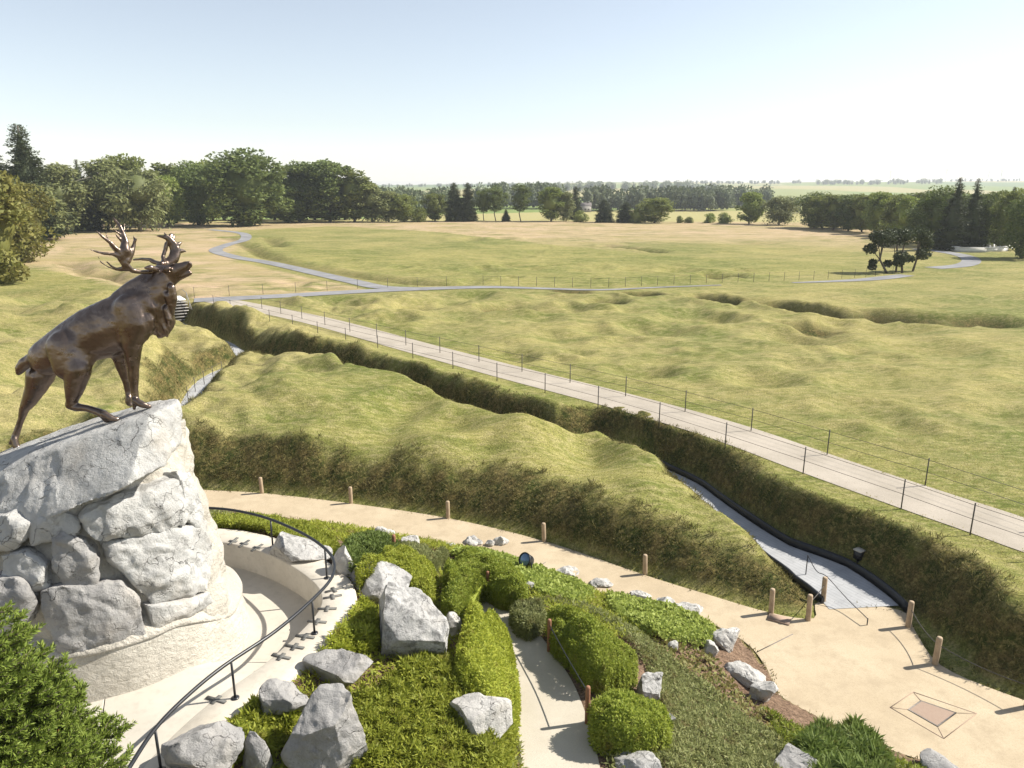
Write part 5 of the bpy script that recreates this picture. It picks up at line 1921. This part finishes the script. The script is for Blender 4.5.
# left wood, near to far
tree('olive', -8, 284, 178, 95, 'olive brown leafy tree cut by the left edge of the photo', group=GL)
tree('olive', 22, 262, 186, 62, 'rusty olive leafy tree second from the left edge', group=GL)
tree('birch', 46, 240, 188, 34, 'greyish weeping birch just right of the rusty olive trees', group=GL)
tree('ragged', 36, 240, 122, 56, 'tallest ragged conifer of the left wood, rising far above its neighbours', group=GL)
tree('ragged', 6, 238, 146, 52, 'second ragged conifer, at the left edge behind the olive trees', group=GL)
tree('birch', 66, 233, 168, 44, 'pale birch between the tallest conifer and the dark narrow conifer', group=GL)
tree('spruce', 86, 231, 158, 30, 'dark narrow conifer among the pale birches', group=GL)
tree('birch', 108, 230, 163, 40, 'pale birch right of the dark narrow conifer', group=GL)
tree('round2', 133, 224, 160, 46, 'round-headed tree rising behind the weeping willow', Y=235, group=GL)
tree('willow', 140, 231, 172, 62, 'large pale weeping willow above the antlers', group=GL)
tree('tall2', 176, 225, 166, 40, 'grey-green tree right of the weeping willow, bright below', Y=236, group=GL)
tree('bright', 168, 227, 180, 32, 'bright green low tree in front of the grey-green tree', group=GL)
tree('round', 198, 225, 167, 46, 'dark tree left of the great domed tree', group=GL)
tree('round2', 213, 222, 165, 40, 'mid green tree behind the great domed tree left side', Y=252, group=GL)
tree('round', 249, 226, 151, 74, 'great domed dark tree, largest of the left wood', group=GL)
tree('tall', 288, 223, 186, 28, 'small dark tree between the great domed tree and the row of tall trees', group=GL)
tree('tall', 300, 222, 162, 44, 'first of the row of tall dark trees right of the domed tree', group=GL)
tree('tall', 330, 222, 161, 46, 'second of the row of tall dark trees, with the highest top', group=GL)
tree('tall2', 354, 222, 169, 40, 'third of the row of tall trees, sloping down to the right', group=GL)
tree('birch', 372, 222, 184, 30, 'fourth tree of the row, thinner and lower than the dark ones', group=GL)
tree('birch', 389, 222, 191, 28, 'pale tree at the low right end of the left wood', group=GL)
tree('round2', 404, 222, 195, 26, 'last round tree at the right end of the left wood', group=GL)
tree('bush', 418, 222, 208, 18, 'small dark round bush at the end of the left wood', group=GL)
for i, (x, t_, w_, k) in enumerate([(20, 172, 60, 'round2'), (60, 176, 50, 'round2'), (105, 178, 55, 'round2'), (150, 172, 50, 'tall2'), (190, 174, 50, 'round'), (225, 168, 45, 'tall2'), (275, 174, 40, 'tall'), (315, 172, 40, 'tall'), (345, 178, 38, 'tall2')]):
    tree(k, x, 221, t_, w_, 'tree filling the second row of the left wood behind the front trees', Y=262, group=GL)
# along the crest
tree('round2', 435, 221, 194, 28, 'light olive tree left of the pair of dark cedars', group=GM)
tree('cedar', 455, 221.5, 182, 21, 'left one of the pair of tall dark cedars', group=GM)
tree('cedar', 468, 221.5, 182, 19, 'right one of the pair of tall dark cedars', group=GM)
tree('pine', 484, 221, 190, 20, 'thin pine just right of the pair of cedars', group=GM)
tree('pine', 496, 221, 187, 24, 'taller thin pine with a bare trunk', group=GM)
tree('cone', 506, 221.5, 210, 9, 'little clipped dark cone between bare pine trunks', group=GM)
tree('pine', 521, 221.5, 185, 25, 'dark dense pine left of the gap', group=GM)
tree('bright', 551, 221.5, 188, 30, 'bright green broad tree of the central clump', group=GM)
tree('birch', 566, 221.5, 192, 18, 'pale weeping tree in the central clump', group=GM)
tree('cedar', 575, 221, 186, 13, 'narrow dark tree behind the central clump', Y=262, group=GM)
tree('bush', 580, 222, 211, 16, 'low dark bush at the right foot of the central clump', group=GM)
tree('cedar', 604, 222.5, 199, 19, 'small dark cedar with a narrow top and wide skirt', group=GM)
tree('cedar', 625, 222.5, 202, 19, 'second small dark cedar, just left of the big round tree', group=GM)
tree('round2', 654, 223, 198, 37, 'big round olive tree on the crest', group=GM)
tree('bush', 637, 223, 208, 18, 'bush joining the second cedar and the big round tree', group=GM)
tree('bush', 680, 223, 216, 8, 'left one of two tiny bushes right of the big round tree', group=GM)
tree('bush', 689, 223, 217, 10, 'right one of two tiny bushes right of the big round tree', group=GM)
tree('bushb', 709, 223, 213, 13, 'bright little bush on the crest', group=GM)
tree('bush', 725, 223.5, 213, 16, 'dark little bush right of the bright one', group=GM)
tree('bright', 749, 224, 193, 28, 'yellow-green tree at the left of the two pale trees', group=GM)
tree('willow', 779, 225, 196, 38, 'rounded pale grey-green tree right of the yellow-green tree', group=GM)
# right wood
RW = [('round', 814, 228, 193, 34, 'first dark tree of the right wood, next to the pale grey-green tree'), ('tall2', 833, 230, 194, 26, 'second tree of the right wood with a visible trunk'),
      ('tall', 848, 231, 195, 24, 'third tree of the right wood, dark and narrow'), ('tall2', 862, 232, 193, 26, 'fourth tree of the right wood, sunlit'),
      ('bright', 877, 234, 193, 26, 'yellow-green tree in the middle of the right wood row'), ('tall2', 893, 236, 194, 26, 'olive tree just left of the yellow-green pair of the right wood'),
      ('bright', 903, 238, 197, 24, 'yellow-green tree nearest the small umbrella pines'), ('round', 922, 243, 202, 34, 'dark low tree left of the two spires'),
      ('round', 938, 246, 188, 42, 'broad dark tree behind the left spire'), ('spruce', 950, 250, 176, 32, 'left one of the two dark spruce spires'), ('spruce', 968, 249, 177, 27, 'right one of the two dark spruce spires'),
      ('round', 985, 247, 194, 34, 'dark tree right of the two spires'), ('round2', 1004, 250, 190, 34, 'olive-topped tree behind the stone cross'), ('round', 1022, 258, 195, 38, 'dark tree at the right edge of the photo')]
for a in RW:
    tree(*a[:5], a[5], group=GR)
for i, (x, t_, w_, k) in enumerate([(822, 196, 36, 'round2'), (855, 196, 36, 'round'), (888, 195, 36, 'round2'), (912, 192, 34, 'tall2'), (930, 192, 30, 'round'), (975, 194, 34, 'tall'), (1000, 192, 34, 'round2'), (1020, 190, 34, 'round'), (1045, 192, 50, 'round')]):
    tree(k, x, 230, t_, w_, 'tree filling the second row of the right wood behind the front trees', Y=205, group=GR)
tree('ragged', 1007, 236, 186, 14, 'slim dark spire rising behind the cross at the right edge', Y=190, group=GR)

# the clump of little umbrella pines inside the bend of the path
UP = [((165, 668), (118, 590), (135, 480), [(60, 525, 32), (150, 465, 62), (105, 455, 42), (75, 605, 17), (72, 632, 17)], 'leftmost leaning umbrella pine of the small clump, with a ragged side branch'),
      ((212, 668), (216, 625), (222, 500), [(215, 455, 55), (165, 612, 19), (190, 440, 40)], 'thin upright umbrella pine, second in the small clump'),
      ((252, 664), (244, 570), (268, 480), [(245, 575, 40), (270, 455, 52), (300, 585, 18), (230, 605, 26)], 'umbrella pine with a low round tuft, third in the small clump'),
      ((310, 658), (334, 590), (350, 490), [(365, 450, 50), (375, 555, 38), (395, 495, 32), (345, 440, 34)], 'rightmost umbrella pine leaning outward from the small clump')]
for i, (b, m_, tp, blobs, lb) in enumerate(UP):
    f_ = lambda x, y: (860 + x / 5.909, 160 + y / 5.909)
    p = at(*f_(*b), FZ)
    Y0 = p[1] + (0, 1.2, -.8, .5)[i]
    p = aty(*f_(*b), Y0)
    p[2] = float(hz(p[:1], p[1:2])[0])
    k = pxm(p) * 5.909
    r = thing('umbrella_pine', p, lb, 'tree', 'small umbrella pines in the meadow')
    mb = MB()
    mb.tube([p - [0, 0, .2], aty(*f_(*m_), Y0 + .2), aty(*f_(*tp), Y0)], [.16, .12, .06], 7)
    mid = aty(*f_(*m_), Y0 + .2)
    for (x, y, rr_) in blobs:
        mb.tube([mid, (mid + aty(*f_(x, y), Y0)) / 2 + [0, 0, .1], aty(*f_(x, y), Y0)], [.08, .05, .03], 5)
    mb.build('trunk', MAT['bark'], r, True)
    mb = MB()
    g = np.random.default_rng(i + 70)
    for (x, y, rr_) in blobs:
        c = aty(*f_(x, y), Y0 + g.uniform(-.6, .6))
        pp, vv = cloud(g, int(12 * rr_), c, rr_ / k * 1.05, .75)
        mb.leaves(pp, vv + g.normal(size=vv.shape) * .5 + [0, 0, .3], .34, .18, i, vv)
        iv, if_ = ico(2)
        mb.add(iv * rr_ / k * np.array([.62, .62, .45]) + c, if_)
    mb.build('crown', MAT['leaf_conifer'], r)


# far woods that read as one mass
def belt(px0, px1, Y, h, n, seed, label, size=1.0, jit=.25):
    g = np.random.default_rng(seed)
    mb = MB()
    for k in range(n):
        px = g.uniform(px0, px1)
        yy = Y * g.uniform(.96, 1.06)
        x = (px - 512) / F * (yy * CP_ + 3)
        z = float(hz(np.array([x]), np.array([yy]))[0])
        H = h * g.uniform(1 - jit, 1 + jit * .6)
        W = H * g.uniform(.45, .8)
        m = 70
        for cz in (.35, .72):
            p, v = cloud(g, m, (x + g.normal() * W * .15, yy, z + H * cz), W * .5, .75 * H / W * .55)
            mb.leaves(p, v + g.normal(size=v.shape) * .5, .20 * W * size, .14 * W * size, k, v + [0, 0, .3])
        iv, if_ = ico(1)
        mb.add(iv * np.array([W * .36, W * .36, H * .40]) + [x, yy, z + H * .46], if_)
    return single('distant_woodland', mb, MAT['leaf_far'], ((px0 + px1 - 1024) / 2 / F * Y, Y, 0), label, 'woodland', kind='stuff')


belt(370, 452, 430, 13.5, 46, 1, 'blue-green wood beyond the crest left of the cedars')
belt(478, 560, 520, 16, 40, 2, 'hazy wood behind the thin pines')
belt(586, 728, 470, 13.5, 80, 3, 'long dark wood beyond the round olive tree')
belt(690, 770, 560, 15, 44, 4, 'hazy wood behind the yellow-green tree')
belt(780, 1030, 420, 9, 70, 5, 'wood far behind the right wood')
belt(556, 690, 1500, 19, 60, 6, 'hazy wooded ridge in the middle of the horizon')
belt(370, 560, 2300, 11, 70, 7, 'faint line of trees on the left horizon')
belt(690, 800, 2500, 12, 50, 8, 'faint line of trees on the middle horizon')
belt(815, 940, 2300, 15, 70, 9, 'long dark line of trees on the right horizon')
belt(930, 1060, 3000, 12, 50, 10, 'faint trees on the far right horizon')
belt(-60, 380, 420, 14, 60, 11, 'wood far behind the left wood')
belt(660, 720, 1500, 14, 24, 12, 'hedgerow between far fields')

# ---- buildings and small things far off
p = aty(585, 209, 440)
p[2] = float(hz(p[:1], p[1:2])[0])
hs_ = thing('farmhouse', p, 'pale farmhouse with a dark roof half hidden in the far wood', 'house')
mb = MB()
mb.box(p + [0, 0, 2.6], (11, 7, 5.6))
mb.add([p + q for q in ([-5.5, -3.5, 5.4], [5.5, -3.5, 5.4], [5.5, 3.5, 5.4], [-5.5, 3.5, 5.4], [-5.5, 0, 8.2], [5.5, 0, 8.2])], [[0, 4, 3], [1, 2, 5]])
mb.v = [p + (q - p) * .62 for q in mb.v]
mb.build('wall', MAT['house_wall'], hs_)
mb = MB()
for s_ in (-1, 1):
    mb.add([p + q for q in ([-5.9, s_ * 3.9, 5.2], [5.9, s_ * 3.9, 5.2], [5.9, 0, 8.45], [-5.9, 0, 8.45], [-5.9, s_ * 3.9, 5.4], [5.9, s_ * 3.9, 5.4], [5.9, 0, 8.65], [-5.9, 0, 8.65])], [[0, 1, 2, 3], [4, 5, 6, 7], [0, 1, 5, 4], [1, 2, 6, 5], [2, 3, 7, 6], [3, 0, 4, 7]])
mb.v = [p + (q - p) * .62 for q in mb.v]
rf = mb.build('roof', MAT['roof_tile'], hs_)
mb = MB()
mb.box(p + [3.5, 0, 9.0], (.8, .8, 1.6))
mb.v = [p + (q - p) * .62 for q in mb.v]
mb.build('chimney', MAT['house_wall'], rf)
for x in (-3.2, 0, 3.2):
    mb = MB()
    mb.box(p + [x, -3.53, 2.4], (1.1, .12, 1.4))
    mb.v = [p + (q - p) * .62 for q in mb.v]
    mb.build('window', MAT['black_metal'], hs_)

TB = [(891, 172, 'leftmost faint wind turbine on the right horizon'), (947, 170, 'second faint wind turbine, above the left spruce spire'), (989, 172, 'third faint wind turbine on the right horizon'), (1002, 171, 'rightmost faint wind turbine on the horizon')]
tr = None
for x, y, lb in TB:
    hub = aty(x, y, 3800)
    base_ = np.array([hub[0], hub[1], float(hz(hub[:1], hub[1:2])[0])])
    t_ = thing('wind_turbine', base_, lb, 'wind turbine', 'wind turbines on the horizon')
    mb = MB()
    mb.tube([base_ - [0, 0, 2], base_ * .5 + hub * .5, hub], [2.2, 1.7, 1.1], 8)
    mb.build('tower', MAT['white_paint'], t_)
    mb = MB()
    mb.box(hub + [0, 0, .6], (3, 9, 3))
    mb.build('nacelle', MAT['white_paint'], t_)
    a0 = random.uniform(0, 2)
    for k in range(3):
        a = a0 + k * 2.094
        mb = MB()
        d = np.array([math.cos(a), 0, math.sin(a)])
        mb.tube([hub + [0, -5, 0], hub + [0, -5, 0] + d * 14, hub + [0, -5, 0] + d * 40], [1.2, 1.3, .3], 5)
        mb.build('blade', MAT['white_paint'], t_)

# cemetery at the right
quad = [at(x, y, FZ)[:2] for x, y in [(938, 248), (955, 243), (968, 240), (992, 240.5), (1012, 246), (1004, 250.5), (985, 252), (960, 251.5)]]
poly_sheet('cemetery_terrace', quad, FZ + .07, MAT['pale_stone'])
q = [at(x, y, FZ) for x, y in [(938, 248.5), (960, 252), (985, 252.6), (1006, 251)]]
mb = MB()
for a, b in zip(q[:-1], q[1:]):
    d = b - a
    mb.box((a + b) / 2 + [0, 0, .35], (np.linalg.norm(d) + .2, .5, .8), math.atan2(d[1], d[0]))
    mb.box((a + b) / 2 + [0, 0, .8], (np.linalg.norm(d) + .3, .62, .1), math.atan2(d[1], d[0]))
single('cemetery_wall', mb, MAT['pale_stone'], q[1], 'low pale stone wall in front of the small cemetery by the right wood', 'wall')
p = at(1006, 248.5, FZ)
cr_ = thing('stone_cross', p, 'tall white stone cross standing at the right end of the cemetery', 'cross')
mb = MB()
mb.lathe([(1.0, -.1), (1.0, .3), (.7, .32), (.7, .65), (.42, .68), (.36, .9)], p, 8)
mb.build('base', MAT['pale_stone'], cr_)
mb = MB()
mb.box(p + [0, 0, 2.0], (.26, .22, 2.6))
mb.box(p + [0, 0, 2.75], (1.05, .215, .25))
mb.build('cross', MAT['pale_stone'], cr_)
g = np.random.default_rng(5)
hs0 = None
for row, (yy, x0, x1, n) in enumerate([(244.2, 962, 998, 11), (246.4, 956, 1000, 12), (248.8, 958, 996, 10)]):
    for k in range(n):
        x = x0 + (x1 - x0) * k / (n - 1)
        p = at(x, yy, FZ + .07)
        if hs0 is None:
            mb = MB()
            prof = [(-.25, 0), (.25, 0), (.25, .72), (.13, .8), (-.13, .8), (-.25, .72)]
            v = [[a, -.05, b] for a, b in prof] + [[a, .05, b] for a, b in prof]
            mb.add(np.array(v) + p, [list(range(6)), list(range(6, 12))[::-1]] + [[i, (i + 1) % 6, (i + 1) % 6 + 6, i + 6] for i in range(6)])
            hs0 = single('headstone', mb, MAT['white_paint'], p, 'small white headstone standing in the rows of the cemetery by the right wood', 'headstone', 'white headstones of the cemetery')
        else:
            dup(hs0, p)
p = at(48, 236, FZ)
mb = MB()
mb.tube([p - [0, 0, .2], p + [0, 0, 2.6]], .28, 8)
mb.box(p + [0, 0, 2.62], (.7, .7, .12))
single('white_post', mb, MAT['white_paint'], p, 'white post standing at the foot of the left wood', 'post')


m = bpy.data.materials.new('haze')
m.use_nodes = True
m.node_tree.nodes.clear()
ho = m.node_tree.nodes.new('ShaderNodeOutputMaterial')
hv = m.node_tree.nodes.new('ShaderNodeVolumePrincipled')
hv.inputs['Color'].default_value = (0.93, 0.96, 1.0, 1)
hv.inputs['Density'].default_value = 0.00022
hv.inputs['Anisotropy'].default_value = 0.2
m.node_tree.links.new(hv.outputs[0], ho.inputs['Volume'])
mb = MB()
zlo, zhi = float(GH.min()) - 1.0, max(float(GH.max()), 40.0) + 6
mb.box((0, 2450, (zlo + zhi) / 2), (11000, 6800, zhi - zlo))
setp(mb.build('haze', m), 'thin pale summer haze lying over the distant fields', 'haze', kind='stuff')

# ================================================================== LIGHT, SKY, AIR
w = bpy.data.worlds.new('World')
SC.world = w
w.use_nodes = True
nt = w.node_tree
bg = nt.nodes['Background']
sky = nt.nodes.new('ShaderNodeTexSky')
sky.sky_type = 'NISHITA'
sky.sun_disc = False
SUN_EL, SUN_AZ = R(42), R(12)            # azimuth measured from +X towards +Y
sky.sun_elevation = SUN_EL
sky.sun_rotation = math.pi / 2 - SUN_AZ
sky.air_density = 1.0
sky.dust_density = 0.05
sky.ozone_density = 1.0
hs = nt.nodes.new('ShaderNodeHueSaturation')
hs.inputs['Saturation'].default_value = 0.55
nt.links.new(sky.outputs[0], hs.inputs['Color'])
nt.links.new(hs.outputs[0], bg.inputs[0])
bg.inputs[1].default_value = 0.096
sl = bpy.data.lights.new('sun', 'SUN')
sl.energy = 5.0
sl.angle = R(0.53)
sl.color = (1.0, 0.95, 0.86)
so = bpy.data.objects.new('sun', sl)
COL.objects.link(so)
sd = Vector((math.cos(SUN_EL) * math.cos(SUN_AZ), math.cos(SUN_EL) * math.sin(SUN_AZ), math.sin(SUN_EL)))
so.rotation_euler = sd.to_track_quat('Z', 'Y').to_euler()
so.location = (40, 0, 60)

SC.view_settings.view_transform = 'Standard'
SC.view_settings.look = 'None'
SC.view_settings.exposure = 0.76
SC.view_settings.gamma = 1
SC.view_settings.use_curve_mapping = False
SC.render.engine = 'CYCLES'
SC.cycles.use_denoising = True
SC.cycles.max_bounces = 6
SC.cycles.transparent_max_bounces = 4
SC.cycles.use_adaptive_sampling = True
